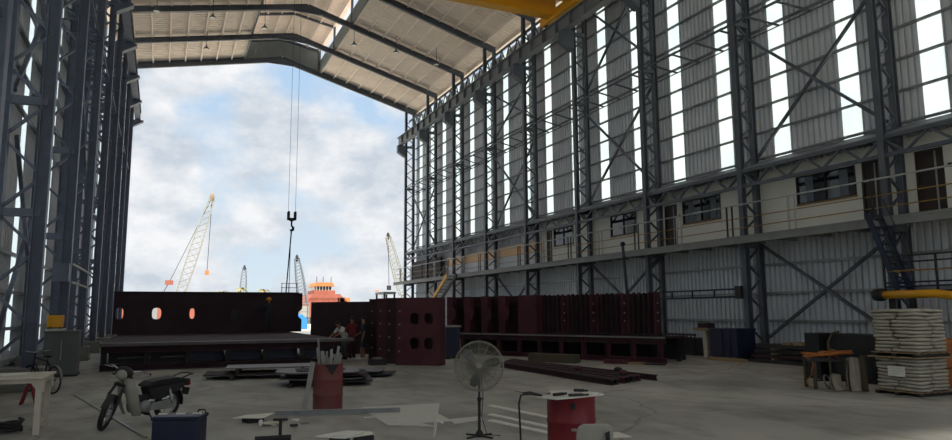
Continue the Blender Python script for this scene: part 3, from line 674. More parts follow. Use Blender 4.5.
# ------------------------------------------------------------------ far outside: cranes, ship, palms
def boom(name, label, base, tip, w0, m, n=14, hook=None, stay=None):
    base = Vector(base); tip = Vector(tip); _, a, b = basis(base, tip, (0, 1, 0)); c = MB()
    t = thing(name, label, 'crane', (base.x, base.y, 0))
    ch = MB(); lace = MB(); sg = [(-1,-1),(1,-1),(1,1),(-1,1)]
    wd = lambda q: w0*(.55+.45*math.sin(math.pi*min(1, .18+q*.85)))
    cp = lambda q, i: lerp(base, tip, q) + a*(sg[i % 4][0]*wd(q)/2) + b*(sg[i % 4][1]*wd(q)/2)
    for i in range(4): ch.tube([cp(q/n, i) for q in range(n+1)], w0*.06, 5)
    for k in range(n):
        for i in range(4): lace.bar(cp(k/n, i), cp((k+1)/n, i+1), w0*.06)
    ch.build('boom_chords', m, t); lace.build('boom_lacing', m, t)
    MB().ell(tip, (w0*.22, w0*.22, w0*.5)).build('boom_head', 'timber' if name == 'crawler_crane' else 'dark', t)
    g = Vector((base.x-1.5, base.y, 0))
    MB().box(g.x-2.5, g.x+2.2, g.y-1.6, g.y+1.6, 1.1, 3.0).build('crane_house', 'crane_white', t)
    for y in (-1.6, 1.0): MB().box(g.x-3, g.x+2.6, g.y+y, g.y+y+.6, -.02, 1.1).build('crawler_track', 'dark', t)
    MB().bar((base.x, base.y, 2.2), base, .5).build('boom_foot', m, t)
    if hook:
        MB().tube([tip, hook], .045, 5).build('hoist_cable', 'dark', t); h = Vector(hook)
        MB().box(h.x-.3, h.x+.3, h.y-.2, h.y+.2, h.z-.7, h.z).build('hook_block', 'orange_light' if stay else 'dark', t)
    if stay:
        MB().tube([tip, stay], .04, 5).build('stay_cable', 'dark', t); h = Vector(stay)
        MB().box(h.x-.6, h.x+.6, h.y-.3, h.y+.3, h.z-.35, h.z+.35).build('counter_sheave', 'orange', t)
        MB().bar(h, (g.x-2, g.y, 2.8), .08).build('stay_bar', 'dark', t)
boom('crawler_crane', 'tall pale lattice boom crane leaning right in the sky beyond the dark hull panel', (2.7, 119.9, 4.6), (6.8, 118.5, 20.4), 1.5, 'crane_white', 16, (6.5, 118.3, 8.6), (1.1, 120.3, 6.7))
boom('lattice_crane', 'tiny far upright lattice boom between the two palm tops', (17.1, 168.5, 5), (17.25, 168, 12.2), 1.3, 'crane_dark', 10)
boom('lattice_crane', 'grey lattice boom leaning left beside the orange ship', (22.5, 122.4, 3.2), (21.1, 122, 11.2), 1.3, 'crane_dark', 14)
boom('lattice_crane', 'pale lattice boom leaning left by the open end column', (34.9, 105.6, 4.6), (32.3, 105.5, 13.8), 1.2, 'crane_white', 14, (32.5, 105.4, 6.0))
t = thing('ship', 'orange primed ship superstructure with a small wheelhouse seen outside the hall', 'ship', (28, 131, 0))
sc_ = MB().box(22.5, 33.5, 129, 150, -.02, 2.2).build('hull', 'orange', t)
MB().box(23.6, 32.6, 129.5, 146, 2.2, 3.8).build('lower_deckhouse', 'orange', t)
MB().prism([(0, 0), (7.6, 0), (6.2, 1.5), (1.2, 1.5)], (24.4, 130, 3.8), (1,0,0), (0,0,1), (0,1,0), 12).build('middle_deckhouse', 'orange', t)
MB().box(25.9, 29.8, 130.6, 137, 5.3, 6.0).build('bridge_base', 'orange', t)
wb = MB()
for k in range(6): wb.box(26.3+.56*k, 26.4+.56*k, 130.7, 130.8, 6.0, 6.75)
wb.box(26.3, 29.2, 132.2, 136.5, 6.0, 6.75).build('wheelhouse', 'white_wall', t)
MB().box(26.4, 29.2, 130.75, 130.8, 6.05, 6.7).build('bridge_window', 'window', t)
MB().prism([(0, 0), (3.7, 0), (3.3, .7), (.4, .7)], (25.95, 130.4, 6.75), (1,0,0), (0,0,1), (0,1,0), 6.5).build('wheelhouse_roof', 'orange_light', t)
for x in (26.6, 27.8, 29.3): MB().tube([(x, 132, 7.4), (x, 132, 8.6)], .06, 5).build('mast', 'dark', t)
MB().box(30.2, 32.5, 130, 131, 3.8, 4.6).build('locker', 'orange_light', t)
for k in range(8): MB().tube([(24.5+1.0*k, 129.8, 3.8), (24.5+1.0*k, 129.8, 4.7)], .05, 5).build('rail_post', 'orange', t)
MB().tube([(24.5, 129.8, 4.7), (31.5, 129.8, 4.7)], .05, 5).build('rail_bar', 'orange', t)
for x in (25.5, 27.5, 29.5): MB().box(x, x+.5, 129.4, 129.52, 2.7, 3.3).build('porthole', 'window', t)
t = thing('barge', 'long orange hull lying outside, seen through the holes of the dark hull plate', 'ship', (2, 104, -.02))
MB().prism([(-14, 0), (12, 0), (13, 3.9), (-14, 3.9)], (0, 100, -.02), (1,0,0), (0,0,1), (0,1,0), 8).build('hull', 'orange', t)
MB().box(-14, 13, 99.9, 108, 3.9, 4.1).build('deck_edge', 'white_wall', t)
for k in range(9): MB().box(-12+2.7*k, -11.1+2.7*k, 99.85, 99.99, .8, 2.6).build('fender', 'galv', t)
solo(MB().prism([(0, 0), (1.6, 0), (1.5, 1.2), (.9, 1.7), (.1, 1.3)], (14.0, 82, .0), (1,0,0), (0,0,1), (0,1,0), 2.4), 'tarp_heap', 'tarp', 'bright blue tarpaulin heap outside seen past the edge of the hull panel', 'tarp')
t = thing('scaffold_tower', 'grey scaffold tower outside beside the blue tarpaulin', 'scaffold', (15.8, 86, 0))
for x in (15.3, 16.4):
    for y in (85.5, 86.5): MB().tube([(x, y, -.02), (x, y, 3.1)], .06, 6).build('standard', 'galv', t)
for z in (1.0, 2.0, 3.0): MB().box(15.2, 16.5, 85.4, 86.6, z-.05, z+.05).build('lift_deck', 'plate', t)
for n_, (x, y, h) in enumerate(((12.6, 126.4, 6.3), (16.4, 127.7, 6.1), (9.6, 128, 5.7))):
    t = thing('palm_tree', ('brownish palm top just above the hull panel, left of the far upright boom', 'brownish palm top just above the hull panel, right of the far upright boom', 'low palm top peeping over the hull panel, leftmost of the palms')[n_], 'palm', (x, y, -.02), 'palms outside')
    MB().tube([(x, y, -.02), (x+.1, y, h*.5), (x, y, h-.3)], [.22, .18, .13], 8).build('trunk', 'timber', t)
    fr = MB()
    for k in range(16):
        g = 2*math.pi*k/16 + n_; q = .9 + .3*rnd.random(); up = .5*rnd.random() + .05
        pts = [Vector((x + math.cos(g)*r_*q, y + math.sin(g)*r_*q, h - .3 + up*r_*1.6 - .55*r_*r_)) for r_ in (0, .45, .9, 1.3)]
        for i in range(3):
            sd_ = Vector((-math.sin(g), math.cos(g), -.15))*(.16, .2, .14)[i]; s2 = Vector((-math.sin(g), math.cos(g), -.15))*(.2, .14, .02)[i]
            fr.add([pts[i]-sd_, pts[i]+sd_, pts[i+1]+s2, pts[i+1]-s2], [(0, 1, 2, 3)])
    fr.build('fronds', 'palm', t)
t = thing('street_lamp', 'thin yard lamp post with a small orange head outside by the open end', 'lamp', (26.1, 87.5, -.02))
MB().tube([(26.1, 87.5, -.02), (26.1, 87.5, 4.0), (25.9, 87.5, 4.5), (25.5, 87.6, 4.62)], [.08, .07, .05, .05], 6).build('post', 'galv', t)
MB().ell((25.4, 87.6, 4.62), (.32, .16, .1)).build('lamp_head', 'orange_light', t)
# ------------------------------------------------------------------ motorbike (built along +x, then turned)
BK = 44
def motorbike():
    t = thing('motorbike', 'small dark step-through motorbike with a pale leg shield parked on the concrete floor', 'motorbike')
    r = .285; WB = 1.28; STEER = R(34)
    def wheel(x, y, par, steer=0.):
        ax = Vector((-math.sin(steer), math.cos(steer), 0)); c = Vector((x, y, r))
        w = MB().ring(c, ax, r-.04, .042, 32, 8).build('wheel', 'black', par, True)
        MB().ring(c, ax, r-.085, .016, 32, 6).build('rim', 'chrome', w, True)
        MB().lathe([(.035, -.07), (.06, -.06), (.075, -.03), (.075, .03), (.06, .06), (.035, .07)], c, ax, 16).build('hub', 'galv', w)
        sp = MB(); u = Vector((math.cos(steer), math.sin(steer), 0))
        for k in range(18):
            g = 2*math.pi*k/18; g2 = g + (.35 if k % 2 else -.35); dd = lambda q: u*math.cos(q) + Vector((0, 0, 1))*math.sin(q)
            sp.tube([c + dd(g2)*.06 + ax*(.04 if k % 2 else -.04), c + dd(g)*(r-.09)], .004, 4)
        sp.build('spokes', 'chrome', w); return w
    wheel(0, 0, t); st = 0.; old = set(o.name for o in COL.objects); wheel(WB, 0, t, st)
    a = Vector((0, 1, 0)); f = Vector((1, 0, 0))
    H0 = Vector((WB-.27, 0, .86)); ax0 = Vector((WB, 0, r))
    fk = MB()
    for s in (-1, 1): fk.tube([ax0 + a*(.085*s), ax0 + a*(.085*s) + Vector((-.10, 0, .30)), H0 + a*(.06*s) - Vector((0,0,.12))], [.024, .026, .02], 8)
    fk.bar(H0 - Vector((-.04, 0, .14)) - a*.09, H0 - Vector((-.04, 0, .14)) + a*.09, .05); fk.build('fork', 'dark', t)
    fd = MB(); n = 12
    for k in range(n):
        g0, g1 = R(28+120*k/n), R(28+120*(k+1)/n)
        p = lambda g, o, q: ax0 + f*math.cos(g)*(r+q) + Vector((0, 0, math.sin(g)*(r+q))) + a*o
        for o0, o1, q0, q1 in ((-.06, -.04, .0, .03), (-.04, .04, .03, .03), (.04, .06, .03, .0)):
            fd.add([p(g0, o0, q0), p(g0, o1, q1), p(g1, o1, q1), p(g1, o0, q0)], [(0, 1, 2, 3)])
    fd.build('front_fender', 'dark', t)
    hb = MB().tube([H0 + a*.36 + Vector((-.18, 0, .08)), H0 + a*.22 + Vector((-.06, 0, .12)), H0 + a*.06 + Vector((0, 0, .08)), H0 - a*.06 + Vector((0, 0, .08)), H0 - a*.22 + Vector((-.06, 0, .12)), H0 - a*.36 + Vector((-.18, 0, .08))], .014, 8).build('handlebar', 'chrome', t)
    for s in (-1, 1):
        e = H0 + a*(.37*s) + Vector((-.185, 0, .08)); MB().tube([e, e - a*(.11*s) + Vector((.05, 0, .01))], .02, 8).build('grip', 'black', hb)
        MB().tube([e + f*.06, e - a*(.16*s) + f*.12 + Vector((0, 0, .01))], .007, 6).build('brake_lever', 'chrome', hb)
    cw = MB().ell(H0 + Vector((.03, 0, .07)), (.13, .14, .10), 14, 9).build('headlamp_cowl', 'dark', t, True)
    MB().lathe([(.0, .02), (.06, .016), (.085, 0), (.085, -.05)], H0 + f*.15 + Vector((0, 0, .045)), f, 20).build('headlamp', 'shield', cw, True)
    for s in (-1, 1): MB().ell(H0 + a*(.14*s) + f*.06 + Vector((0, 0, .02)), (.025, .03, .022), 10, 6).build('indicator', 'timber_dark', cw, True)
    sa = (H0 - ax0 + Vector((.06, 0, 0))).normalized(); rot = Matrix.Rotation(STEER, 3, sa)
    for o in COL.objects:
        if o.name not in old and o.type == 'MESH':
            for v_ in o.data.vertices: v_.co = H0 + rot @ (v_.co - H0)
    for s in (-1, 1):                                            # curved leg shields
        ls = MB(); rows = [(WB-.36, .09, .84), (WB-.37, .17, .74), (WB-.40, .215, .58), (WB-.44, .23, .42), (WB-.50, .22, .28), (WB-.54, .18, .19)]
        rows2 = [(WB-.25, .02, .84), (WB-.26, .03, .74), (WB-.29, .045, .58), (WB-.34, .06, .42), (WB-.41, .07, .28), (WB-.46, .08, .19)]
        vs = []
        for p_, q_ in zip(rows, rows2):
            for k in range(5):
                w = k/4; b = lerp(q_, p_, w); b.x += .05*math.sin(math.pi*w); vs.append((b.x, b.y*s, b.z))
        n0 = len(vs); vs += [(x-.012, y, z) for x, y, z in vs]
        fs = [(i*5+k, i*5+k+1, i*5+k+6, i*5+k+5) for i in range(5) for k in range(4)]
        fs += [tuple(n0+j for j in q[::-1]) for q in fs]; ls.add(vs, fs); o = ls.build('leg_shield', 'shield', t, True); o['label'] = 'pale grey leg shield'
    MB().tube([H0 + Vector((-.02, 0, .05)), (WB-.36, 0, .62), (WB-.52, 0, .46), (WB-.75, 0, .44), (WB-.95, 0, .52)], [.05, .06, .07, .07, .08], 10).build('frame_tube', 'dark', t, True)
    seat = [(-.30, .66), (-.28, .72), (-.05, .765), (.25, .755), (.48, .73), (.60, .67), (.58, .63), (.2, .64), (-.1, .655)]
    MB().prism(seat, (0, -.125, 0), (1,0,0), (0,0,1), (0,1,0), .25).build('seat', 'black', t, bevel=.03)
    MB().prism([(-.42, .70), (-.28, .72), (-.25, .66), (.2, .64), (.56, .62), (.46, .42), (.25, .40), (-.05, .47), (-.25, .56)], (0, -.105, 0), (1,0,0), (0,0,1), (0,1,0), .21).build('side_panel', 'dark', t, bevel=.025)
    rf = MB(); c0 = Vector((0, 0, r))
    for k in range(12):
        g0, g1 = R(40+150*k/12), R(40+150*(k+1)/12); p = lambda g, o, q: c0 + Vector((math.cos(g)*(r+q), o, math.sin(g)*(r+q)))
        for o0, o1, q0, q1 in ((-.075, -.05, .0, .04), (-.05, .05, .04, .04), (.05, .075, .04, .0)):
            rf.add([p(g0, o0, q0), p(g0, o1, q1), p(g1, o1, q1), p(g1, o0, q0)], [(0, 1, 2, 3)])
    rf.build('rear_fender', 'dark', t)
    MB().cbox((-.40, 0, .62), (.08, .14, .09), Matrix.Rotation(R(20), 3, 'Y')).build('tail_lamp', 'redlamp', t, bevel=.015)
    MB().cbox((-.40, 0, .47), (.012, .16, .13), Matrix.Rotation(R(-15), 3, 'Y')).build('number_plate', 'dark', t)
    MB().tube([(-.1, .11, .72), (-.35, .11, .79), (-.46, .08, .79), (-.46, -.08, .79), (-.35, -.11, .79), (-.1, -.11, .72)], .012, 8).build('grab_rail', 'dark', t)
    en = MB().lathe([(.03, -.13), (.115, -.12), (.12, -.05), (.12, .06), (.09, .12), (.03, .13)], (.55, 0, .30), (0, 1, 0), 18)
    en.tube([(.62, 0, .31), (.74, 0, .34), (.84, 0, .36)], [.085, .08, .06], 12); en.build('engine', 'galv', t, True)
    ex_ = MB().tube([(.80, -.06, .30), (.72, -.11, .22), (.45, -.15, .20), (.15, -.16, .24)], .022, 8); ex_.tube([(.18, -.16, .235), (.05, -.165, .27), (-.32, -.17, .34)], [.03, .05, .05], 10); ex_.build('exhaust', 'chrome', t, True)
    MB().prism([(-.10, .36), (.0, .38), (.48, .36), (.55, .30), (.48, .235), (.0, .215), (-.10, .24)], (0, .085, 0), (1,0,0), (0,0,1), (0,1,0), .035).build('chain_case', 'galv', t, bevel=.01)
    for s in (-1, 1):
        MB().bar((0, .10*s, r), (.48, .09*s, .34), .03, .04).build('swing_arm', 'dark', t)
        sh = MB().tube([(.02, .12*s, .31), (.10, .12*s, .60)], .014, 8)
        sh.tube([(.03+.07*k/40, .12*s, .36+.20*k/40) for k in range(0, 41, 2)], [.03 if k % 2 else .024 for k in range(21)], 8); sh.build('shock_absorber', 'chrome', t)
    MB().tube([(.62, .24, .21), (.62, -.24, .21)], .014, 8).tube([(.62, .14, .21), (.62, .24, .21)], .024, 8).build('foot_peg', 'black', t)
    MB().tube([(.50, .10, .22), (.46, .22, .03), (.42, .24, .012)], .013, 8).build('side_stand', 'dark', t)
    bk = MB().tube([(WB-.28, 0, .62), (WB-.22, .12, .55), (WB-.2, 0, .5)], .008, 6)
    mb = Matrix.Rotation(0, 3, 'Z')
    return t
o = motorbike(); ang = R(BK+180)
o.location = (-.8+1.36*math.cos(R(BK)), 12.77+1.36*math.sin(R(BK)), .012); o.rotation_euler = (R(-5), 0, ang); o.scale = (.99, .98, .97)

# ------------------------------------------------------------------ pedestal fan
def fan(loc, face):
    t = thing('pedestal_fan', 'tall industrial pedestal fan with a round wire cage on a thin black pole', 'fan', loc)
    x, y, z = loc; Hc = Vector((x, y, 1.04)); f = Vector(face).normalized(); up = (Vector((0,0,1)) - f*f.z).normalized(); sd_ = f.cross(up)
    bs = MB().lathe([(.06, 0), (.06, .05), (.03, .1)], loc)
    for g in (.4, 1.97, 3.54, 5.11): bs.bar((x, y, .02), (x+.26*math.cos(g), y+.26*math.sin(g), .012), .04, .02)
    bs.build('base', 'dark', t)
    MB().tube([(x, y, .08), (x, y, .55)], .022, 10).tube([(x, y, .5), (x, y, .93)], .015, 10).build('pole', 'dark', t)
    MB().lathe([(.03, -.03), (.03, .03)], (x, y, .55)).tube([(x+.03, y, .55), (x+.07, y, .55)], .01, 6).build('height_clamp', 'black', t)
    B_ = Hc - f*.16
    MB().lathe([(.03, -.14), (.085, -.12), (.095, -.02), (.08, .07), (.05, .1)], Hc - f*.10, f, 18).build('motor', 'galv', t, True)
    MB().tube([(x, y, .9), tuple(Vector((x, y, .96)) - f*.04), tuple(Hc - f*.10 - up*.06)], .02, 8).build('yoke', 'dark', t)
    C = Hc + f*.08; RR = .365
    cg = MB(); cg.ring(C, f, RR, .011, 40, 6)
    for q in (.95, .72, .5, .3): cg.ring(C + f*.09*math.cos(q*math.pi/2), f, RR*q, .0028, 40, 4); cg.ring(C - f*.09*math.cos(q*math.pi/2), f, RR*q, .0028, 40, 4)
    n = 84
    for k in range(n):
        g = 2*math.pi*k/n; d_ = up*math.cos(g) + sd_*math.sin(g)
        for s in (1, -1):
            pts = [C + d_*(RR*q) + f*(s*.095*math.cos(q*math.pi/2)) for q in (.14, .4, .7, .9, 1)]
            cg.tube(pts, .006 if k % 6 == 0 and s > 0 else .0028, 4)
    cg.build('cage', 'wire', t)
    MB().lathe([(.0, .12), (.05, .115), (.055, .09), (.05, .08)], C, f, 20).build('cage_badge', 'wire', t, True)
    hubm = MB().lathe([(.03, -.03), (.055, -.02), (.055, .04), (.02, .06)], C, f, 16).build('hub', 'galv', t, True)
    for k in range(3):
        g = R(38 + 120*k); d_ = up*math.cos(g) + sd_*math.sin(g); e_ = f.cross(d_); vs = []
        for q, w, tw in ((.04, .05, .5), (.12, .10, .45), (.20, .13, .38), (.27, .125, .3), (.315, .07, .25)):
            for s in (-1, 0, 1):
                vs.append(C + d_*q + e_*(w*.5*s + .02) + f*(s*w*.5*tw))
        vs += [v - f*.004 for v in vs]
        fs = [(i*3+j, i*3+j+1, i*3+j+4, i*3+j+3) for i in range(4) for j in range(2)]; fs += [tuple(15+q for q in r_[::-1]) for r_ in fs]
        MB().add(vs, fs).build('blade', 'blade', t, True)
    MB().tube([(x+.02, y-.02, .9), (x+.05, y-.03, .6), (x+.03, y-.02, .3), (x+.1, y-.05, .03), (x+.3, y-.1, .012)], .006, 6).build('power_cord', 'black', t)
fan((4.44, 9.77, 0), (-.42, -.9, .05))

# ------------------------------------------------------------------ drums
def drum(c, m, label, r=.287, h=.88, open_top=True, nm='oil_drum'):
    t = thing(nm, label, 'drum', c)
    pr_ = [(r-.02, 0), (r, .005), (r, .02), (r-.006, .03)]
    for q in (.333, .667): pr_ += [(r-.006, h*q-.03), (r+.001, h*q-.01), (r+.001, h*q+.01), (r-.006, h*q+.03)]
    pr_ += [(r-.006, h-.03), (r, h-.02), (r+.003, h), (r-.012, h)]
    if open_top: pr_ += [(r-.014, h-.02), (r-.016, h-.35)]
    else: pr_ += [(r-.014, h-.015)]
    MB().lathe(pr_, c, n=40).build('shell', m, t, True); return t
t = drum((3.03, 13.72, 0), 'drum_old', 'old rusty red drum stuffed with upright scrap bars standing on the floor')
n = 5; vs = []
for k in range(7):
    g = R(-62 - 9*k + 0); vs.append((3.03 + .2905*math.cos(g), 13.72 + .2905*math.sin(g), .868))
for k in range(7):
    g = R(-62 - 9*k); vs.append((3.03 + .2905*math.cos(g), 13.72 + .2905*math.sin(g), .868 - (.20 if k == 3 else .14 if k in (2, 4) else .06 if k in (1, 5) else .01)))
MB().add(vs, [(i, i+1, i+8, i+7) for i in range(6)]).build('torn_notch', 'black', t)
for k, (dx, dy, tx, ty, h, w, m) in enumerate(((-.20, -.05, -.03, .0, 1.36, .035, 'plate'), (-.17, .05, -.05, .02, 1.18, .06, 'galv'), (-.10, -.1, -.08, .0, 1.12, .07, 'plate'), (-.05, .1, .0, .1, 1.02, .05, 'galv'),
        (.0, -.12, -.06, -.03, .98, .06, 'plate'), (.06, .02, .02, .1, 1.14, .05, 'galv'), (.08, -.12, .06, -.02, 1.05, .07, 'plate'), (.13, .0, .12, .03, 1.20, .045, 'galv'), (.17, -.08, .04, .0, 1.08, .05, 'plate'), (.2, .05, .1, .06, 1.0, .04, 'galv'), (.03, .15, -.05, .05, 1.1, .04, 'plate'))):
    b = Vector((3.03+dx*.8-tx*.5, 13.72+dy*.8-ty*.5, .30)); e = Vector((3.03+dx+tx*.6, 13.72+dy+ty*.6, h))
    solo(MB().bar(b, e, w, .012, (.3, 1, 0)), 'scrap_bar', m, f'grey scrap flat bar sticking out of the rusty drum, {ORD[k]} from its left rim', 'bar', 'scrap bars in the rusty drum', org=tuple(b))
solo(MB().bar((2.52, 13.42, .02), (2.72, 13.66, .92), .09, .03, (0, -1, .3)), 'plank', 'plate', 'grey plank leaning against the left side of the rusty drum', 'plank')
solo(MB().hsec((1.98, 13.30, .05), (4.15, 12.68, .05), .08, .1, .012), 'steel_bar', 'galv', 'long grey steel bar lying on the floor in front of the rusty drum', 'bar')
t = drum((4.46, 7.21, 0), 'red', 'bright red drum with a pale plate and tools on top, in the foreground', open_top=False)
MB().cbox((4.325, 6.945, .78), (.05, .012, .07), rz(R(-27))).build('bung_hole', 'black', t)
for k, (a_, z, w) in enumerate(((-115, .52, .07), (-100, .5, .03))):
    g = R(a_); MB().cbox((4.46+.292*math.cos(g), 7.21+.292*math.sin(g), z), (w, .004, .03), rz(g+math.pi/2)).build('paint_scuff', 'plate', t)
tp = MB().prism([(3.92, 7.08), (4.02, 6.80), (4.28, 6.83), (4.74, 6.93), (4.80, 7.10), (4.66, 7.50), (4.38, 7.56), (4.2, 7.22)], (0, 0, .884), (1,0,0), (0,1,0), (0,0,1), .012)
solo(tp, 'cutting_plate', 'card', 'pale irregular plate lying on the bright red drum', 'plate')
for k, (x, y, d_, m, nm, lb) in enumerate(((4.20, 7.05, (.16, .05, .03), 'black', 'pliers', 'small black pliers on the left of the plate on the red drum'), (4.34, 6.90, (.17, .06, .03), 'dark', 'angle_clamp', 'dark clamp at the front edge of the plate on the red drum'),
        (4.62, 7.28, (.12, .07, .03), 'dark', 'chipping_hammer', 'dark tool lying at the back right of the plate on the red drum'))):
    t = thing(nm, lb, 'tool', (x, y, .897)); a_ = rz(R(20-30*k))
    MB().cbox((x, y, .897+d_[2]/2), d_, a_).build('head', m, t, bevel=.006); h = a_ @ Vector((d_[0]*.9, 0, 0))
    MB().tube([Vector((x, y, .91)), Vector((x, y, .91))+h], .012, 8).build('handle', m, t)
solo(MB().ring((4.62, 6.965, .906), (0, 0, 1), .035, .01, 20, 6), 'tape_roll', 'white', 'small white tape ring at the front right edge of the plate on the red drum', 'tape', smooth=True)
t = thing('welding_torch', 'dark welding torch hanging by its cable over the left edge of the red drum plate', 'torch', (3.82, 7.12, .9))
MB().tube([(4.0, 7.08, .905), (3.86, 7.11, .935), (3.78, 7.13, .93)], [.012, .022, .018], 8).build('handle', 'dark', t, True)
MB().tube([(3.80, 7.12, .93), (3.76, 7.14, .91), (3.74, 7.15, .82), (3.745, 7.13, .5), (3.75, 7.12, .1), (3.80, 7.0, .014), (3.9, 6.6, .014)], .011, 8).build('cable', 'black', t, True)
MB().tube([(3.80, 7.12, .935), (3.70, 7.17, .965)], .005, 6).build('trigger', 'chrome', t)

# plastic chair by the red drum
def chair(loc, a):
    t = thing('plastic_chair', 'grey plastic chair with a rounded back beside the bright red drum', 'chair')
    bk = [(-.21, 0), (.21, 0), (.215, .30), (.19, .38), (.14, .41), (-.14, .41), (-.19, .38), (-.215, .30)]
    m = Vector((0, .22, .92))
    MB().prism(bk, (0, -.2, .44), (1,0,0), Vector((0, -.18, .98)).normalized(), Vector((0, -.98, -.18)), .03).build('backrest', 'grey_plastic', t, bevel=.012)
    for x in (.12,): MB().prism([(0, 0), (.05, .02), (.03, .24), (-.02, .22)], (x, -.303, .54), (1,0,0), Vector((0, -.18, .98)), (0, -1, 0), .004).build('back_slot', 'dark', t)
    MB().box(-.22, .22, -.2, .24, .41, .45).build('seat', 'grey_plastic', t, bevel=.015)
    for x in (-.2, .2):
        for y in (-.2, .22): MB().tube([(x, y, .42), (x*1.15, y*1.15, 0)], [.026, .02], 8).build('leg', 'grey_plastic', t)
    t.location = loc; t.rotation_euler = (0, 0, a); t.scale = (.84, .84, .93)
chair((3.93, 6.02, 0), R(-20))
solo(MB().prism([(0, 0), (.55, -.1), (.6, .3), (.1, .4)], (5.9, 8.85, 0), (1,0,0), (0,1,0), (0,0,1), .012), 'white_sheet', 'white', 'white sheet corner lying on the floor right of the grey chair', 'sheet')

# ------------------------------------------------------------------ things lying on the floor
t = solo(MB().prism([(3.69, 13.66), (3.60, 12.95), (3.50, 11.34), (4.18, 10.90), (4.05, 11.32), (4.62, 11.30), (4.72, 12.2), (5.27, 13.53)], (0, 0, .004), (1,0,0), (0,1,0), (0,0,1), .014), 'board_sheet', 'card', 'large pale board sheet of irregular outline lying on the floor left of the fan', 'sheet')
solo(MB().prism([(4.55, 11.0), (5.2, 11.25), (5.3, 11.6), (4.66, 11.5)], (0, 0, .003), (1,0,0), (0,1,0), (0,0,1), .010), 'board_sheet', 'card', 'smaller pale board strip between the large board sheet and the fan pole', 'sheet')
solo(MB().prism([(0, 0), (.5, -.05), (.45, .12), (.05, .14)], (3.35, 12.3, .003), (1,0,0), (0,1,0), (0,0,1), .01), 'board_offcut', 'card', 'small pale board offcut peeping out under the long grey bar', 'sheet')
for k, (a_, b_) in enumerate((((6.05, 12.80), (6.29, 10.93)), ((5.53, 11.70), (5.80, 9.9)), ((5.23, 11.07), (5.52, 9.4)))):
    solo(MB().bar((*a_, .012), (*b_, .012), .13, .02), 'batten', 'white', f'pale flat batten on the floor left of the red drum, {("farthest", "middle one", "nearest")[k]} of three', 'batten', 'pale battens on the floor')
solo(MB().bar((-1.70, 18.83, .012), (-.10, 11.85, .012), .05, .024), 'floor_rod', 'galv', 'long pale rod lying on the floor under the motorbike', 'rod')
def lie(pts, m, nm, lb, cat, z=.003, th=.01): return solo(MB().prism(pts, (0, 0, z), (1,0,0), (0,1,0), (0,0,1), th), nm, m, lb, cat)
t = lie([(1.20, 12.72), (1.66, 12.49), (1.95, 13.05), (1.45, 13.0)], 'white', 'white_card', 'white card sheet propped on the floor right of the blue box', 'sheet', .09, .008)
solo(MB().cbox((1.55, 12.82, .045), (.3, .25, .088), rz(.3)), 'scrap_block', 'dark', 'dark block under the white card sheet on the floor', 'block', bevel=.01)
gl = thing('work_glove', 'pale beige work glove lying beside the white card sheet', 'glove', (1.78, 12.28, 0))
MB().ell((1.74, 12.25, .04), (.11, .08, .036)).build('palm', 'cream', gl, True)
for k in range(4): MB().tube([(1.82, 12.21+.03*k, .04), (1.93, 12.22+.035*k, .025), (1.97, 12.22+.036*k, .015)], [.018, .017, .011], 8).build('finger', 'cream', gl, True)
MB().tube([(1.74, 12.20, .035), (1.79, 12.14, .02), (1.84, 12.13, .015)], [.02, .017, .011], 8).build('thumb', 'cream', gl, True)
MB().lathe([(.06, 0), (.07, .03), (.06, .06)], (1.64, 12.28, .035), (-1, .2, 0), 14).build('cuff', 'white', gl, True)
t = thing('pipe_roller', 'black T shaped steel stand lying by the bottom edge right of the blue box', 'stand', (1.67, 10.8, 0))
MB().tube([(1.33, 10.72, .05), (1.83, 10.66, .05)], .045, 10).build('bar', 'dark', t, True); MB().tube([(1.69, 10.75, .06), (1.69, 10.76, .30)], .025, 8).build('stem', 'dark', t)
MB().tube([(1.59, 10.8, .30), (1.79, 10.74, .30)], .02, 8).build('cross_handle', 'dark', t)
for k, (x, y) in enumerate(((2.1, 12.0), (1.98, 12.5), (2.22, 12.55), (2.3, 12.15))):
    solo(MB().cbox((x, y, .02), (.12, .07, .035), rz(k*1.1)), 'scrap_piece', ('dark', 'galv', 'white', 'plate')[k], ('small dark scrap piece beside the beige glove', 'small grey scrap piece behind the beige glove', 'small white scrap piece on the floor left of the long grey bar', 'small grey scrap piece right of the beige glove')[k], 'scrap')
for k, (x, y) in enumerate(((2.22, 9.3), (2.56, 9.37))):
    solo(MB().box(x-.12, x+.12, y-.09, y+.09, 0, .23), 'block_support', 'dark', f'dark square block under the white sheets at the bottom edge, {("left", "right")[k]} one of two', 'block', bevel=.01)
t = solo(MB().prism([(1.92, 9.47), (2.24, 9.15), (2.68, 9.3), (2.70, 9.5), (2.34, 9.7), (2.14, 9.6)], (0, 0, .235), (1,0,0), (0,1,0), (0,0,1), .012).prism([(2.14, 9.35), (2.44, 9.25), (2.60, 9.45), (2.39, 9.61)], (0, 0, .248), (1,0,0), (0,1,0), (0,0,1), .02), 'white_sheet', 'white', 'white sheets lying on two dark blocks at the bottom edge', 'sheet', bevel=.006)
solo(MB().bar((1.9, 10.4, .012), (2.35, 10.2, .012), .16, .02), 'grey_slat', 'galv', 'short grey slat beside the white sheets at the bottom edge', 'slat')
solo(MB().prism([(1.6, 9.9), (1.75, 9.7), (2.0, 9.75), (1.95, 9.95), (1.75, 10.0)], (0, 0, .1), (1,0,0), (0,1,0), (0,0,1), .02).box(1.66, 1.9, 9.76, 9.94, 0, .1), 'paper_stack', 'white', 'white papers on a low block left of the two dark blocks', 'paper')
solo(MB().bar((3.84, 10.1, 0), (3.86, 10.05, .26), .03).bar((3.86, 10.05, .25), (3.96, 10.02, .2), .03), 'angle_bracket', 'white', 'small white angle bracket standing at the front corner of the large board sheet', 'bracket')
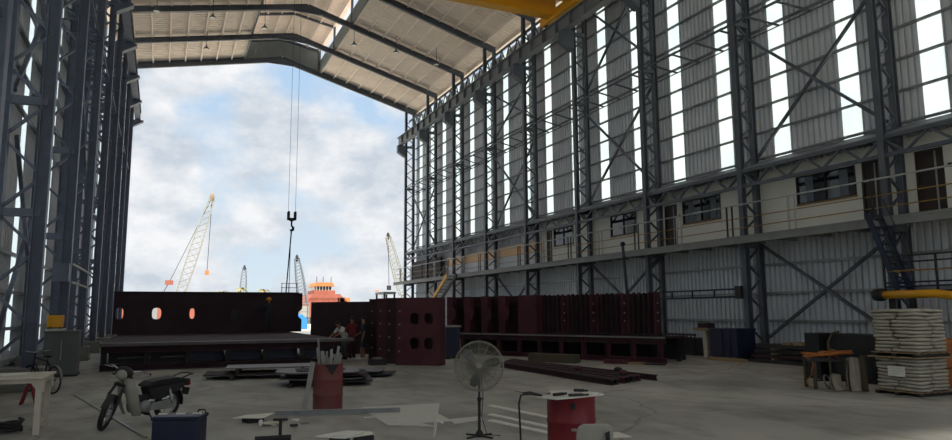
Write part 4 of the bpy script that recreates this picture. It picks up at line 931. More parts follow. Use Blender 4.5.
# blue box
t = thing('tool_box', 'dark blue lidded box with pale corner latches at the bottom edge beside the motorbike', 'box', (.36, 10.78, 0)); a_ = rz(R(-21)); c = Vector((.33, 10.84, 0))
MB().cbox(c + Vector((0, 0, .2)), (.62, .40, .40), a_).build('body', 'navy', t, bevel=.02)
MB().cbox(c + Vector((0, 0, .425)), (.65, .43, .05), a_).build('lid', 'navy', t, bevel=.012)
for s in (-.24, .0, .22): MB().cbox(c + a_ @ Vector((s, .02, .0)) + Vector((0, 0, .458)), (.12, .03, .022), a_).build('latch', 'white', t)
MB().tube([c + a_ @ Vector((.2, .1, 0)) + Vector((0,0,.45)), c + a_ @ Vector((.22, .1, 0)) + Vector((0,0,.50)), c + a_ @ Vector((.3, .1, 0)) + Vector((0,0,.50)), c + a_ @ Vector((.32, .1, 0)) + Vector((0,0,.45))], .012, 8).build('carry_handle', 'black', t)

# cream table, jack stand, coil on the left
t = thing('table', 'cream plastic topped table with worn legs at the left edge', 'table', (-1.95, 13.5, 0))
tx0, tx1, ty0, ty1 = -2.55, -1.56, 12.85, 14.0
MB().box(tx0, tx1, ty0, ty1, .85, .89).build('tabletop', 'cream', t, bevel=.012)
for y in (ty0+.06, ty1-.06): MB().prism([(0, 0), (.12, 0), (.2, .14), (.75, .14), (.85, 0), (.93, 0), (.93, .2), (0, .2)], (tx0+.03, y, .65), (1,0,0), (0,0,1), (0,1,0), .025).build('apron', 'cream', t)
for x in (tx0+.06, tx1-.06): MB().prism([(0, 0), (.12, 0), (.2, .14), (.9, .14), (1.0, 0), (1.08, 0), (1.08, .2), (0, .2)], (x, ty0+.03, .65), (0,1,0), (0,0,1), (1,0,0), .025).build('apron', 'cream', t)
for x in (tx0+.09, tx1-.1):
    for y in (ty0+.09, ty1-.1): MB().bar((x, y, 0), (x, y, .86), .085, .085, (1, 0, 0)).build('leg', 'cream', t)
MB().bar((tx1-.1, ty0+.09, .12), (tx1-.1, ty1-.1, .12), .03, .05).build('stretcher', 'cream', t)
lie([(-2.5, 13.3), (-2.0, 13.2), (-1.9, 13.6), (-2.4, 13.8)], 'white', 'paper_sheet', 'white sheet lying on the cream table', 'sheet', .892, .01)
t = thing('jack_stand', 'small red A shaped jack stand on the floor behind the cream table', 'stand', (-2.4, 17.4, 0))
for dx, dy in ((-.14, -.1), (.14, -.1), (-.14, .1), (.14, .1)): MB().bar((-2.4+dx, 17.4+dy, 0), (-2.4+dx*.3, 17.4+dy*.3, .36), .06, .03).build('leg', 'red', t)
MB().box(-2.45, -2.35, 17.35, 17.45, .34, .46).build('saddle', 'red', t)
t = MB(); pts = [(-2.12 + (.2+.02*math.sin(k*1.7))*math.cos(k*.5), 13.35 + (.17+.02*math.cos(k*1.3))*math.sin(k*.5), .03+.004*k + .02*math.sin(k)) for k in range(40)]
solo(t.tube(pts, .025, 7), 'cable_coil', 'dark', 'dark coil of cable heaped on the floor under the cream table', 'cable', smooth=True)

# bicycle beside the first left column
def bicycle(p0, d_):
    t = thing('bicycle', 'dark bicycle leaning by the nearest lattice column behind the cream table', 'bicycle', p0)
    p0 = Vector(p0); d_ = Vector(d_).normalized(); ax = Vector((-d_.y, d_.x, 0)); U = Vector((0, 0, 1)); r = .32
    for q in (0, 1.05):
        c = p0 + d_*q + U*r
        w = MB().ring(c, ax, r-.02, .022, 32, 6).build('wheel', 'black', t, True)
        sp = MB()
        for k in range(16): g = 2*math.pi*k/16; sp.tube([c, c + (d_*math.cos(g) + U*math.sin(g))*(r-.02)], .003, 4)
        sp.lathe([(.03, -.04), (.03, .04)], c, ax, 10); sp.build('spokes', 'chrome', w)
    pt = lambda a_, z: p0 + d_*a_ + U*z
    fr = MB()
    for a_, b_ in ((pt(.0, r), pt(.42, .28)), (pt(0, r), pt(.30, .76)), (pt(.42, .28), pt(.30, .80)), (pt(.42, .28), pt(.9, .72)), (pt(.30, .74), pt(.88, .82)), (pt(1.05, r), pt(.9, .72)), (pt(.9, .7), pt(.86, .92))): fr.tube([a_, b_], .017, 8)
    fr.build('frame', 'dark', t)
    MB().ell(pt(.28, .86), (.13, .08, .035), m=rz(math.atan2(d_.y, d_.x))).build('saddle', 'black', t, True)
    MB().tube([pt(.78, .98)+ax*.28, pt(.86, .95)+ax*.1, pt(.86, .95)-ax*.1, pt(.78, .98)-ax*.28], .012, 8).build('handlebar', 'chrome', t)
    MB().lathe([(.08, -.006), (.08, .006)], pt(.42, .28)+ax*.05, ax, 18).build('chainring', 'galv', t)
    fd = MB()
    for k in range(10):
        g0, g1 = R(10+16*k), R(10+16*(k+1)); c = p0 + U*r; f_ = lambda g, o: c + (d_*math.cos(g)+U*math.sin(g))*(r+.03) + ax*o
        fd.add([f_(g0, -.03), f_(g0, .03), f_(g1, .03), f_(g1, -.03)], [(0, 1, 2, 3)])
    fd.build('mudguard', 'plate', t)
bicycle((-2.2, 19.3, 0), (-.42, .60, 0))
t = thing('machine_cabinet', 'grey steel machine cabinet between the left lattice columns with a yellow unit on top', 'cabinet', (-2.75, 24.9, 0))
MB().box(-3.1, -2.22, 24.4, 25.4, .06, 1.3).build('body', 'cabinet', t, bevel=.015); MB().box(-3.12, -2.2, 24.38, 25.42, 1.3, 1.36).build('top', 'cabinet', t, bevel=.01)
MB().box(-3.12, -2.2, 24.38, 25.42, 0, .06).build('plinth', 'dark', t)
MB().box(-3.06, -2.7, 24.37, 24.4, .12, 1.24).build('door', 'cabinet', t); MB().box(-2.66, -2.63, 24.36, 24.4, .5, 1.1).build('door_handle', 'galv', t)
solo(MB().box(-3.1, -2.62, 24.42, 25.2, 1.362, 1.42), 'pallet_board', 'card', 'pale board between the grey cabinet and the yellow unit', 'board')
t = thing('generator', 'small yellow generator unit standing on the grey machine cabinet', 'generator', (-2.9, 24.8, 1.42))
MB().box(-3.08, -2.68, 24.5, 25.1, 1.46, 1.82).build('housing', 'yellow', t, bevel=.03)
for x in (-3.02, -2.74): MB().box(x-.03, x+.03, 24.5, 25.1, 1.422, 1.46).build('foot', 'dark', t)
MB().tube([(-3.0, 24.55, 1.82), (-3.0, 24.6, 1.9), (-3.0, 25.0, 1.9), (-3.0, 25.05, 1.82)], .015, 8).build('carry_handle', 'dark', t)
t = thing('panel_board', 'grey control cabinet on the wall side of the nearest left column', 'cabinet', (-3.7, 19.6, 0))
MB().box(-4.0, -3.5, 19.0, 19.9, 0, 1.7).build('body', 'cabinet', t, bevel=.01); MB().box(-3.9, -3.6, 18.98, 19.0, .2, 1.6).build('door', 'plate', t)
t = thing('pipe_rail', 'short pale double pipe rail at head height between the left lattice columns', 'railing', (-2.75, 28, 2.8))
for z in (2.9, 3.5): MB().tube([(-2.7, 26.7, z), (-2.7, 32.3, z)], .038, 8).build('rail_bar', 'white', t)
MB().box(-3.2, -2.75, 26.0, 26.3, 2.9, 3.5).build('junction_box', 'steel_left', t)
# ------------------------------------------------------------------ sacks on pallets
PX, PY, PW, PD = 14.75, 9.9, 1.06, 1.02
def pallet(z, label):
    t = thing('pallet', label, 'pallet', (PX+PW/2, PY+PD/2, z))
    for k in range(3): MB().box(PX-.02, PX+PW+.02, PY+(PD-.1)*k/2, PY+(PD-.1)*k/2+.1, z, z+.07).build('stringer', 'dark', t)
    for k in range(6): MB().box(PX-.03+(PW-.04)*k/5, PX-.03+(PW-.04)*k/5+.1, PY-.03, PY+PD+.03, z+.07, z+.09).build('slat', 'timber', t)
def sackmesh(seed):
    r_ = random.Random(seed); mb = MB().ell((0, 0, 0), (.275, .265, .55), 20, 10, None, .34)
    vs = []
    for v in mb.v:
        e_ = max(abs(v[0])/.275, abs(v[1])/.265); q = .5 + .5*(1-min(1, e_**3))
        vs.append((v[0]*(1+.03*math.sin(9*v[1]+seed)), v[1]*(1+.02*math.sin(8*v[0]+seed*2)), v[2]*(.62+.38*q) + .10*math.sin(7*v[0]+seed)*math.sin(6*v[1]+2*seed)))
    mb.v = vs; return mb
protos = []
for k in range(4):
    o = sackmesh(k).build('sack', 'sack', None, True, org=(0, 0, 0)); protos.append(o.data); bpy.data.objects.remove(o)
CORN = {(0, 0): 'nearest corner', (0, 1): 'left rear', (1, 0): 'right end'}
def stack(z0, n, hl, which):
    for l in range(n):
        sx = rnd.uniform(.38, .62); sy = rnd.uniform(.38, .62)
        for (i, j), nm in CORN.items():
            o = bpy.data.objects.new('sack', protos[rnd.randrange(4)]); COL.objects.link(o)
            o.location = (PX + PW*(sx/2 if i == 0 else (1+sx)/2) + rnd.uniform(-.012, .012), PY + PD*(sy/2 if j == 0 else (1+sy)/2) + rnd.uniform(-.012, .012), z0 + hl*(l+.5))
            o.rotation_euler = (rnd.uniform(-.02, .02), rnd.uniform(-.02, .02), rnd.choice((0, math.pi)) + rnd.uniform(-.05, .05)); o.scale = (2*(sx if i == 0 else 1-sx)*.95, 2*(sy if j == 0 else 1-sy)*.95, hl*1.0)
            tag(o, f'woven sack in layer {l+1} from the bottom of the {which} pallet load, {nm}', 'sack', f'sacks of the {which} pallet load')
pallet(0.0, 'low timber pallet on the floor under the lower sack load')
stack(.09, 9, .077, 'lower')
solo(MB().box(PX-.12, PX+PW+.25, PY-.06, PY+PD+.06, .80, .825), 'cover_board', 'timber', 'thin timber board lying on top of the lower sack load', 'board')
pallet(.826, 'timber pallet between the lower and the upper sack load')
stack(.92, 12, .078, 'upper')
t = thing('paper_label', 'white printed paper label on the left face of the lower sack load', 'label', (PX-.03, 10.35, .45))
MB().box(PX-.03, PX-.022, 10.18, 10.58, .40, .62).build('sheet', 'white', t)
for k, w in enumerate((.26, .3, .22)): MB().box(PX-.033, PX-.03, 10.38-w/2, 10.38+w/2, .57-.055*k, .575-.055*k).build('print_line', 'galv', t)
solo(MB().prism([(0, 0), (1.2, .0), (1.25, .5), (.9, .72), (.3, .62), (.05, .45)], (16.55, 10.7, .45), (1,0,0), (0,0,1), (0,1,0), 1.0).box(16.6, 17.7, 10.75, 11.65, 0, .45), 'tarp_bundle', 'tarp_orange', 'orange tarpaulin bundle at the right edge behind the sack loads', 'tarp', bevel=.06)

# ------------------------------------------------------------------ hose table and boxes
t = thing('work_bench', 'low rusty work bench covered with orange hoses left of the sack loads', 'bench', (14.6, 12.0, 0)); a_ = rz(R(-25))
c = Vector((14.75, 12.05, 0))
MB().cbox(c + Vector((0, 0, .66)), (1.15, .6, .05), a_).build('bench_top', 'dark', t)
for sx in (-.5, .5):
    for sy in (-.24, .24): p = c + a_ @ Vector((sx, sy, 0)); MB().bar(p, p + Vector((0, 0, .64)), .08, .05).build('leg', 'timber_dark', t)
MB().bar(c + a_ @ Vector((-.5, -.24, .2)), c + a_ @ Vector((.5, -.24, .2)), .04).build('stretcher', 'dark', t)
for k, (r_, ox, m) in enumerate(((.34, -.22, 'hose'), (.26, .05, 'hose'), (.22, .3, 'hose'))):
    pts = []
    for i in range(34):
        g = i*.42 + k; q = r_ + .05*math.sin(i*.9+k); p = c + a_ @ Vector((ox + q*1.2*math.cos(g), .22*math.sin(g)*q/r_*.9, 0)); pts.append((p.x, p.y, .71 + .003*i + .05*abs(math.sin(i*.37+k)) + .02*k))
    solo(MB().tube(pts, .017, 6), 'gas_hose', m, f'tangled orange hose coil on the rusty bench, {("left", "middle", "right")[k]} of three', 'hose', 'orange hoses on the bench', smooth=True)
p = c + a_ @ Vector((-.62, -.3, 0)); pts = [(p.x + .10*math.sin(i*.7), p.y + .12*math.cos(i*.5), .74 - .04*i) for i in range(18)]
solo(MB().tube([(p.x+.2, p.y+.1, .74)] + pts, .014, 6), 'gas_hose', 'hose', 'orange hose hanging down over the left end of the rusty bench', 'hose', smooth=True)
p = c + a_ @ Vector((-.2, -.36, 0)); pts = [(p.x + .22*math.cos(i*.5), p.y + .05*math.sin(i*.3), .3 + .22*math.sin(i*.5)) for i in range(14)]
solo(MB().ring((p.x, p.y+.1, .17), (.3, -.9, .25), .16, .013, 28, 6).ring((p.x+.06, p.y+.12, .18), (.2, -.9, .3), .14, .013, 28, 6), 'cable_coil', 'plate', 'pale cable coil on the floor under the rusty bench', 'cable', smooth=True)
def draped(c, w, h, seed, label):
    vs = []; fs = []; nx, nz = 10, 8
    for i in range(nz+1):
        for j in range(nx+1):
            u, v = j/nx, i/nz; fl_ = v**2
            vs.append((c[0] + (u-.5)*w*(.75+.6*fl_) + .03*math.sin(5*v+seed), c[1] - .12*fl_ - .05*math.sin(u*14+seed)*(.3+v), c[2] + h*(1-v) + .02*math.sin(u*9+seed)*(1-v)))
    n = len(vs); vs += [(x+.02, y+.16*(.4+.6*(1-abs(2*((k % (nx+1))/nx)-1))), z) for k, (x, y, z) in enumerate(vs)]
    for i in range(nz):
        for j in range(nx):
            q = (i*(nx+1)+j, i*(nx+1)+j+1, (i+1)*(nx+1)+j+1, (i+1)*(nx+1)+j); fs.append(q); fs.append(tuple(n+k for k in q[::-1]))
    solo(MB().add(vs, fs), 'sackcloth', 'wrap', label, 'cloth', smooth=True)
draped((14.55, 11.3, 0.02), .45, .72, 1., 'crumpled grey sackcloth hanging to the floor between the bench and the sack loads')
draped((14.3, 11.55, 0.02), .4, .34, 2.3, 'low heap of grey sackcloth on the floor at the foot of the bench')
solo(MB().box(14.68, 14.78, 11.12, 11.22, 0, .8), 'post', 'timber_dark', 'short timber post beside the sack loads at the bench end', 'post')
for k, (x0, x1, y0, y1, h, lb) in enumerate(((16.3, 16.9, 13.62, 14.1, 1.22, 'black upright box behind the hose bench, left one'), (16.3, 17.1, 12.1, 13.3, 1.22, 'broad black box behind the hose bench, beside the sack loads'))):
    t = thing('equipment_box', lb, 'box', ((x0+x1)/2, (y0+y1)/2, 0)); MB().box(x0, x1, y0, y1, .08, h).build('body', 'black', t, bevel=.03 if k else .01); MB().box(x0-.02, x1+.02, y0-.02, y1+.02, 0, .08).build('base', 'dark', t)
    if k: MB().tube([(x0-.02, y1, .1), (x0-.03, y1+.02, 1.0), (x0-.01, y1-.1, 1.22), (x0, y1-.3, 1.27)], .035, 8).build('strap', 'timber_dark', t)

# ------------------------------------------------------------------ bins, racks and bar stacks along the right wall
t = thing('skip_bin', 'dark blue steel skip bin beside the second lattice column', 'bin', (20, 20.4, 0))
MB().box(19.48, 20.4, 19.84, 21.25, .12, 1.16).build('body', 'navy', t, bevel=.01)
for z in (.14, 1.14): MB().box(19.45, 20.43, 19.81, 21.28, z-.03, z+.03).build('rim', 'navy', t)
for y in (20.2, 20.6): MB().box(19.455, 19.48, y-.04, y+.04, .15, 1.12).build('rib', 'navy', t)
for y in (19.95, 21.1): MB().box(19.5, 20.38, y-.06, y+.06, 0, .12).build('skid', 'dark', t)
solo(MB().box(18.95, 19.2, 19.1, 20.9, 0, .12), 'timber_beam', 'timber', 'pale timber baulk on the floor in front of the blue skip bin', 'beam')
solo(MB().box(20.46, 21.0, 18.9, 19.9, 0, .55), 'steel_box', 'maroon2', 'dark reddish low box right of the blue skip bin', 'box', bevel=.02)
t = thing('post_stand', 'pale post with a brown box on top left of the blue skip bin', 'stand', (20.1, 22.0, 0))
MB().bar((20.1, 22.05, 0), (20.14, 22.15, 1.05), .22, .22, (1, 0, 0)).build('post', 'cream', t)
MB().box(19.85, 20.45, 21.7, 22.6, 1.05, 1.16).build('tray', 'timber', t); MB().box(19.95, 20.35, 21.85, 22.4, 1.16, 1.34).build('box', 'maroon2', t)
t = thing('low_fence', 'low dark steel barrier with upright bars by the wall left of the blue skip bin', 'fence', (20.3, 24, 0))
for z in (.1, .85): MB().bar((20.25, 22.9, z), (20.25, 26.0, z), .08).build('rail', 'dark', t)
for k in range(14): MB().bar((20.25, 22.95+.23*k, 0), (20.25, 22.95+.23*k, .85), .05, .03).build('bar', 'dark', t)
solo(MB().box(20.45, 21.2, 22.6, 25.6, 0, .7), 'steel_crate', 'dark', 'long dark steel crate behind the low barrier by the wall', 'crate', bevel=.03)
z = 0
for k in range(4):
    for j in range(3):
        y1 = 19.4 - .1*k; x = 19.55 + .38*j + .05*k
        solo(MB().box(x, x+.28, 14.9 + .12*((k*3+j) % 4), y1 - .2*j, z, z+.13), 'steel_bar', ('dark', 'maroon2', 'black')[(k+j) % 3], f'dark bar of the stack by the right wall, {("bottom", "second", "third", "top")[k]} layer, {("nearest the hall", "middle", "nearest the wall")[j]}', 'bar', 'dark bars stacked by the right wall')
    z += .13
    if k < 3:
        for y in (15.6, 18.2): solo(MB().box(19.5, 20.7, y, y+.1, z, z+.045), 'spacer', 'timber', f'thin timber spacer on the {("bottom", "second", "third")[k]} layer of the dark bar stack, {"near" if y < 16 else "far"} end', 'spacer', 'spacers in the dark bar stack')
        z += .045
for k in range(5): solo(MB().box(19.7+.02*k, 20.3, 17.6-.45*k, 18.0-.45*k, z, z+.07+.03*(k % 2)), 'timber_block', 'timber', f'pale timber block on top of the dark bar stack, {ORD[k]} from the far end', 'block', 'timber blocks on the bar stack')

# ladder, landing, yellow arm by the nearest right column
t = thing('ship_ladder', 'steep dark navy ladder from the walkway down to the small landing by the nearest column', 'ladder', (19.8, 13.9, 2.4))
for x in (19.45, 20.0): MB().bar((x+.0, 14.25, 4.75), (x-.0, 13.45, 2.42), .06, .16, (0, 1, 0)).build('stringer', 'navy', t)
for k in range(9): q = (k+.5)/9; MB().box(19.45, 20.0, 14.25-.8*q-.1, 14.25-.8*q+.1, 4.7-2.3*q-.015, 4.7-2.3*q+.015).build('tread', 'navy', t)
for x in (19.42, 20.03): MB().tube([(x, 14.1, 5.2), (x, 13.7, 4.1), (x, 13.3, 3.0)], .02, 6).build('hand_rail', 'dark', t)
t = thing('landing', 'small railed landing with a dark frame under the walkway by the nearest column', 'platform', (20, 12.4, 0))
MB().box(19.42, 20.44, 10.8, 13.85, 2.3, 2.38).build('deck_plate', 'navy', t)
for x in (19.5, 20.4):
    for y in (11.0, 13.7): MB().bar((x, y, 0), (x, y, 2.3), .12, .12, (1, 0, 0)).build('post', 'dark', t)
for z, m in ((3.38, 'dark'), (3.2, 'dark'), (2.95, 'mustard'), (2.62, 'navy'), (2.5, 'navy')): MB().tube([(20.42, 13.83, z), (19.44, 13.83, z), (19.44, 10.8, z)], .025, 6).build('rail_bar', m, t)
for y in (13.83, 12.3, 10.9): MB().bar((19.44, y, 2.38), (19.44, y, 3.38), .05).build('rail_post', 'dark', t)
t = thing('swing_arm', 'yellow horizontal steel arm with a black end cap below the landing', 'arm', (19.2, 12.5, 0))
MB().tube([(19.2, 13.72, 2.27), (19.2, 12.2, 2.27), (19.2, 11.75, 2.2), (19.2, 11.3, 1.95)], .115, 12).build('arm_tube', 'yellow', t, True)
MB().lathe([(.06, -.02), (.17, 0), (.19, .1), (.17, .28), (.1, .34)], (19.2, 13.72, 2.27), (0, 1, 0), 18).build('end_cap', 'black', t, True)
MB().tube([(19.2, 11.3, 1.95), (19.2, 11.25, 0)], .11, 12).build('arm_post', 'yellow', t, True)
# blue pipe rail, downpipe, far stairs
t = thing('wall_rail', 'long navy double rail fixed along the wall under the walkway', 'railing', (20.95, 23.5, 2.4))
for z in (2.38, 2.68): MB().tube([(20.72, 20.75, z), (20.72, 26.3, z)], .035, 8).build('rail_bar', 'navy', t)
for k in range(5): MB().bar((20.72, 20.9+1.3*k, 2.36), (20.72, 20.9+1.3*k, 2.7), .05).build('rail_post', 'navy', t)
MB().box(20.6, 20.8, 20.66, 20.95, 2.3, 2.8).build('end_box', 'dark', t)
t = thing('standing_pipe', 'dark leaning pipe rising from behind the ribbed panels to the walkway edge', 'pipe', (19.9, 27, 0))
MB().tube([(19.85, 26.6, 0), (19.88, 26.95, 2.4), (19.9, 27.2, 4.95)], .07, 8).build('pipe', 'navy', t); MB().ell((19.9, 27.2, 5.0), (.12, .12, .12)).build('cap', 'navy', t, True)
t = thing('stairs', 'far stairs with a yellow side stringer from the walkway to the floor', 'stairs', (19.7, 52, 0))
for x in (19.35, 20.1): MB().bar((x, 48.2, 4.6), (x, 56.3, .02), .06, .28, (0, 0, 1)).build('stringer', 'yellow' if x < 19.5 else 'dark', t)
for k in range(20): q = (k+.5)/20; MB().box(19.38, 20.07, 48.2+8.1*q-.12, 48.2+8.1*q+.12, 4.6-4.58*q-.02, 4.6-4.58*q+.02).build('tread', 'plate', t)
for x in (19.33, 20.12): MB().tube([(x, 48.2, 5.5), (x, 56.3, .95)], .025, 6).build('hand_rail', 'rail', t)

# ------------------------------------------------------------------ people
def figure(name, label, loc, turn, J, cloth, hair=True, helmet=False):
    """J: joint positions (x right, y forward, z up); one skinned body, clothes cut from its faces."""
    t = thing(name, label, 'person', (0, 0, 0))
    me = bpy.data.meshes.new('body'); bm = bmesh.new(); sk = bm.verts.layers.skin.verify(); V = {}
    def v(k, p, r):
        x = bm.verts.new(p); x[sk].radius = (r, r) if not isinstance(r, tuple) else r; V[k] = x; return x
    def e(a, b): bm.edges.new((V[a], V[b]))
    hp = Vector(J['hip']); ch = Vector(J['chest']); nk = Vector(J['neck']); hd = Vector(J['head'])
    v('hip', hp, (.15, .105)); v('waist', lerp(hp, ch, .45), (.135, .095)); v('chest', ch, (.165, .11)); v('neck', nk, .055)
    hdir = (hd - nk).normalized()
    v('head0', nk + hdir*.08, .062); v('head1', hd, (.078, .092)); v('head2', hd + hdir*.085, (.066, .078))
    e('hip', 'waist'); e('waist', 'chest'); e('chest', 'neck'); e('neck', 'head0'); e('head0', 'head1'); e('head1', 'head2')
    bm.verts.ensure_lookup_table()
    bones = [('torso', hp, ch), ('head', nk + hdir*.04, hd + hdir*.12)]
    for s, sg in (('l', -1), ('r', 1)):
        kn, an, sh, el, wr = (Vector(J[s+q]) for q in ('knee', 'ankle', 'shoulder', 'elbow', 'wrist'))
        fw = Vector(J.get('toe'+s, (0, 1, 0))).normalized()
        hj = hp + Vector((sg*.09, 0, -.06))
        v(s+'hj', hj, .088); v(s+'kn', kn, .058); v(s+'cf', lerp(kn, an, .35), .056); v(s+'an', an, .04); v(s+'to', an + fw*.15 + Vector((0, 0, -.045)), (.042, .03)); v(s+'he', an - fw*.05 + Vector((0,0,-.04)), .035)
        e('hip', s+'hj'); e(s+'hj', s+'kn'); e(s+'kn', s+'cf'); e(s+'cf', s+'an'); e(s+'an', s+'to'); e(s+'an', s+'he')
        v(s+'sh', sh, .062); v(s+'el', el, .042); v(s+'wr', wr, (.03, .026))
        e('chest', s+'sh'); e(s+'sh', s+'el'); e(s+'el', s+'wr')
        d_ = (wr - el).normalized(); side = d_.cross(Vector((0, 0, 1))); side = side.normalized() if side.length > .2 else Vector((0, 1, 0)); dn = side.cross(d_)
        v(s+'pm', wr + d_*.07, (.036, .018)); e(s+'wr', s+'pm')
        for k, (o, ln) in enumerate(((-.030, .062), (-.010, .074), (.010, .070), (.028, .054))):
            a1 = v(f'{s}f{k}a', wr + d_*.095 + side*o, .0095); v(f'{s}f{k}b', wr + d_*(.095+ln*.55) + side*o*1.1 - dn*.008, .0085); v(f'{s}f{k}c', wr + d_*(.095+ln) + side*o*1.1 - dn*.026, .007)
            e(s+'pm', f'{s}f{k}a'); e(f'{s}f{k}a', f'{s}f{k}b'); e(f'{s}f{k}b', f'{s}f{k}c')
        v(s+'ta', wr + d_*.05 + side*-.045 - dn*.008, .011); v(s+'tb', wr + d_*.085 + side*-.06 - dn*.016, .008); e(s+'wr', s+'ta'); e(s+'ta', s+'tb')
        bones += [('leg', hj, kn), ('shin', kn, an), ('foot', an, an + fw*.15 + Vector((0, 0, -.05))), ('sleeve', sh, lerp(sh, el, .8)), ('arm', lerp(sh, el, .85), wr), ('hand', wr, wr + d_*.2)]
    V['hip'][sk].use_root = True
    bm.to_mesh(me); bm.free()
    tmp = bpy.data.objects.new('tmp', me); COL.objects.link(tmp)
    tmp.modifiers.new('s', 'SKIN').use_smooth_shade = True; sb = tmp.modifiers.new('b', 'SUBSURF'); sb.levels = 1; sb.render_levels = 1
    bpy.context.view_layer.update(); dg = bpy.context.evaluated_depsgraph_get()
    bd = bpy.data.meshes.new_from_object(tmp.evaluated_get(dg)); bpy.data.objects.remove(tmp)
    body = bpy.data.objects.new('body', bd); COL.objects.link(body); body.parent = t; ORG[body.name] = Vector((0, 0, 0))
    bd.materials.clear(); bd.materials.append(M['skin'])
    # face: nose, ears and lips join the body mesh
    fwd = Vector(J.get('face', (0, 1, 0))); fwd = (fwd - hdir*fwd.dot(hdir)).normalized(); rt = fwd.cross(hdir)
    fb = MB().ell(hd + fwd*.092 - hdir*.004, (.011, .013, .018), 8, 6); fb.ell(hd + fwd*.078 - hdir*.045, (.018, .014, .006), 8, 6)
    for s in (-1, 1): fb.ell(hd + rt*(s*.078), (.012, .018, .03), 8, 6)
    b2 = bmesh.new(); b2.from_mesh(bd); nv = [b2.verts.new(p) for p in fb.v]
    for f_ in fb.f:
        try: b2.faces.new([nv[i] for i in f_]).smooth = True
        except ValueError: pass
    b2.to_mesh(bd); b2.free()
    for s in (-1, 1): MB().ell(hd + fwd*.082 + rt*(s*.03) + hdir*.02, (.008, .006, .005), 8, 6).build('eye', 'black', body, True)
    def near(p):
        best = None
        for nm, a, b in bones:
            ab = b - a; q = max(0, min(1, (p-a).dot(ab)/ab.length_squared)); dd = (p - (a + ab*q)).length - (.06 if nm == 'torso' else 0)
            if best is None or dd < best[0]: best = (dd, nm)
        return best[1]
    lab = [near(p.center) for p in bd.polygons]
    for nm, m, keys, off in cloth:
        fs = [p for p, l in zip(bd.polygons, lab) if l in keys and not (l == 'torso' and ((nm in ('trousers', 'shorts')) != ((p.center - hp).dot((ch-hp).normalized()) < .03)) and nm not in ('overalls',))]
        ids = sorted({i for p in fs for i in p.vertices}); mp = {i: k for k, i in enumerate(ids)}
        cm = bpy.data.meshes.new(nm); cm.from_pydata([bd.vertices[i].co + bd.vertices[i].normal*off for i in ids], [], [[mp[i] for i in p.vertices] for p in fs]); cm.update()
        cm.polygons.foreach_set('use_smooth', [True]*len(cm.polygons)); cm.materials.append(M[m])
        o = bpy.data.objects.new(nm, cm); COL.objects.link(o); o.parent = t; sd2 = o.modifiers.new('t', 'SOLIDIFY'); sd2.thickness = .006
    q3 = Matrix((rt, fwd, hdir)).transposed()
    if hair:
        MB().ell(hd + hdir*.052 - fwd*.026, (.085, .09, .078), 14, 9, q3).build('hair', 'hair', t, True)
    if helmet:
        h = MB().ell(hd + hdir*.06, (.115, .135, .10), 16, 10, q3).build('helmet', 'helmet', t, True)
        MB().lathe([(.13, 0), (.155, .006), (.155, .012), (.12, .02)], hd + hdir*.045 + fwd*.02, hdir, 20).build('brim', 'helmet', h, True)
    t.location = loc; t.rotation_euler = (0, 0, turn); return t
STAND = dict(hip=(0, 0, .92), chest=(0, .0, 1.27), neck=(0, .0, 1.43), head=(0, .02, 1.575), lknee=(-.1, .02, .50), lankle=(-.11, -.02, .085), rknee=(.1, .02, .50), rankle=(.11, -.02, .085),
    lshoulder=(-.19, 0, 1.36), lelbow=(-.25, -.02, 1.09), lwrist=(-.25, .08, .86), rshoulder=(.19, 0, 1.36), relbow=(.25, -.02, 1.09), rwrist=(.25, .08, .86))
def pose(**k): d_ = dict(STAND); d_.update(k); return d_
boots = ('shoes', 'black', ('foot',), .010)
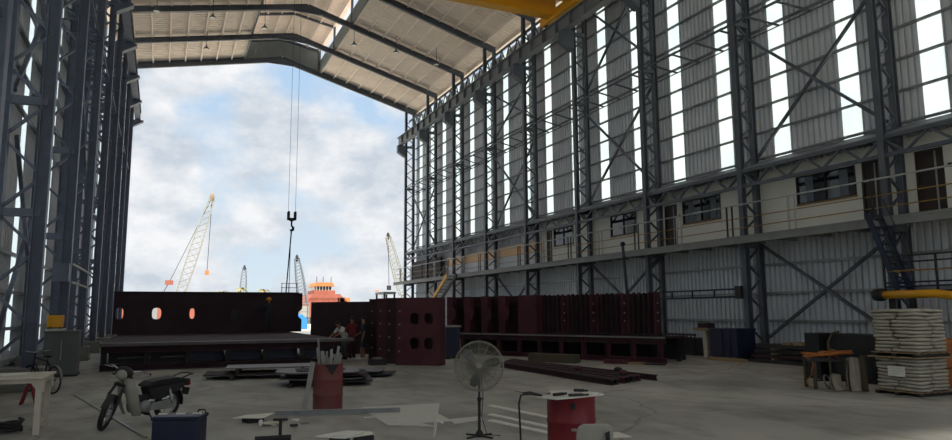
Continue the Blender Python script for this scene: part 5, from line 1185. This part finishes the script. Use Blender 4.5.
figure('person', 'person in dark work clothes and orange helmet standing on the platform by the holed plate', (4.95, 36.15, .905), R(15),
    pose(relbow=(.27, .12, 1.12), rwrist=(.18, .34, 1.2), lelbow=(-.24, .12, 1.12), lwrist=(-.12, .33, 1.05)),
    [('trousers', 'cloth_dark', ('leg', 'shin', 'torso'), .014), ('jacket', 'cloth_dark', ('torso', 'sleeve', 'arm'), .014), boots], False, True)
figure('person', 'person in a white shirt leaning over the platform edge with one arm stretched out', (6.72, 27.75, .0), R(115),
    pose(hip=(0, -.12, .86), chest=(0, .12, 1.15), neck=(0, .24, 1.28), head=(0, .33, 1.40), lshoulder=(-.19, .16, 1.22), lelbow=(-.24, .36, 1.06), lwrist=(-.2, .58, .945), rshoulder=(.19, .16, 1.22), relbow=(.26, .30, 1.02), rwrist=(.18, .5, .945), face=(0, .8, -.5),
    lknee=(-.1, .0, .47), rknee=(.12, -.02, .47), lankle=(-.11, -.1, .085), rankle=(.13, -.14, .085)),
    [('trousers', 'cloth_grey', ('leg', 'shin', 'torso'), .014), ('shirt', 'shirt_white', ('torso', 'sleeve'), .014), boots])
figure('person', 'person in a red shirt and maroon trousers seen from behind between two workmates', (6.99, 27.5, .0), R(25),
    pose(hip=(0, -.03, .92), relbow=(.25, .1, 1.12), rwrist=(.12, .28, 1.05), lelbow=(-.25, .1, 1.12), lwrist=(-.12, .28, 1.05), rankle=(.15, .06, .085)),
    [('trousers', 'cloth_maroon', ('leg', 'shin', 'torso'), .016), ('shirt', 'shirt_red', ('torso', 'sleeve'), .016), ('shoes', 'shirt_white', ('foot',), .010)])
figure('person', 'person in dark clothes and pale shoes standing right of the two workmates', (7.36, 27.12, .0), R(75),
    pose(lwrist=(-.24, .05, .86), relbow=(.24, .05, 1.1), rwrist=(.16, .25, 1.0), lankle=(-.12, .08, .085), lknee=(-.11, .08, .5)),
    [('shorts', 'cloth_dark', ('leg', 'torso'), .018), ('shirt', 'cloth_dark', ('torso', 'sleeve'), .015), ('shoes', 'shirt_white', ('foot',), .010)])
t = thing('scrap_box', 'low dark open box with scrap on the floor right of the three workers', 'box', (7.2, 24.5, 0))
MB().box(6.85, 7.45, 24.3, 24.65, 0, .2).build('body', 'dark', t)
MB().cbox((7.15, 24.5, .23), (.3, .2, .06), rz(.4)).build('scrap_lump', 'galv', t)
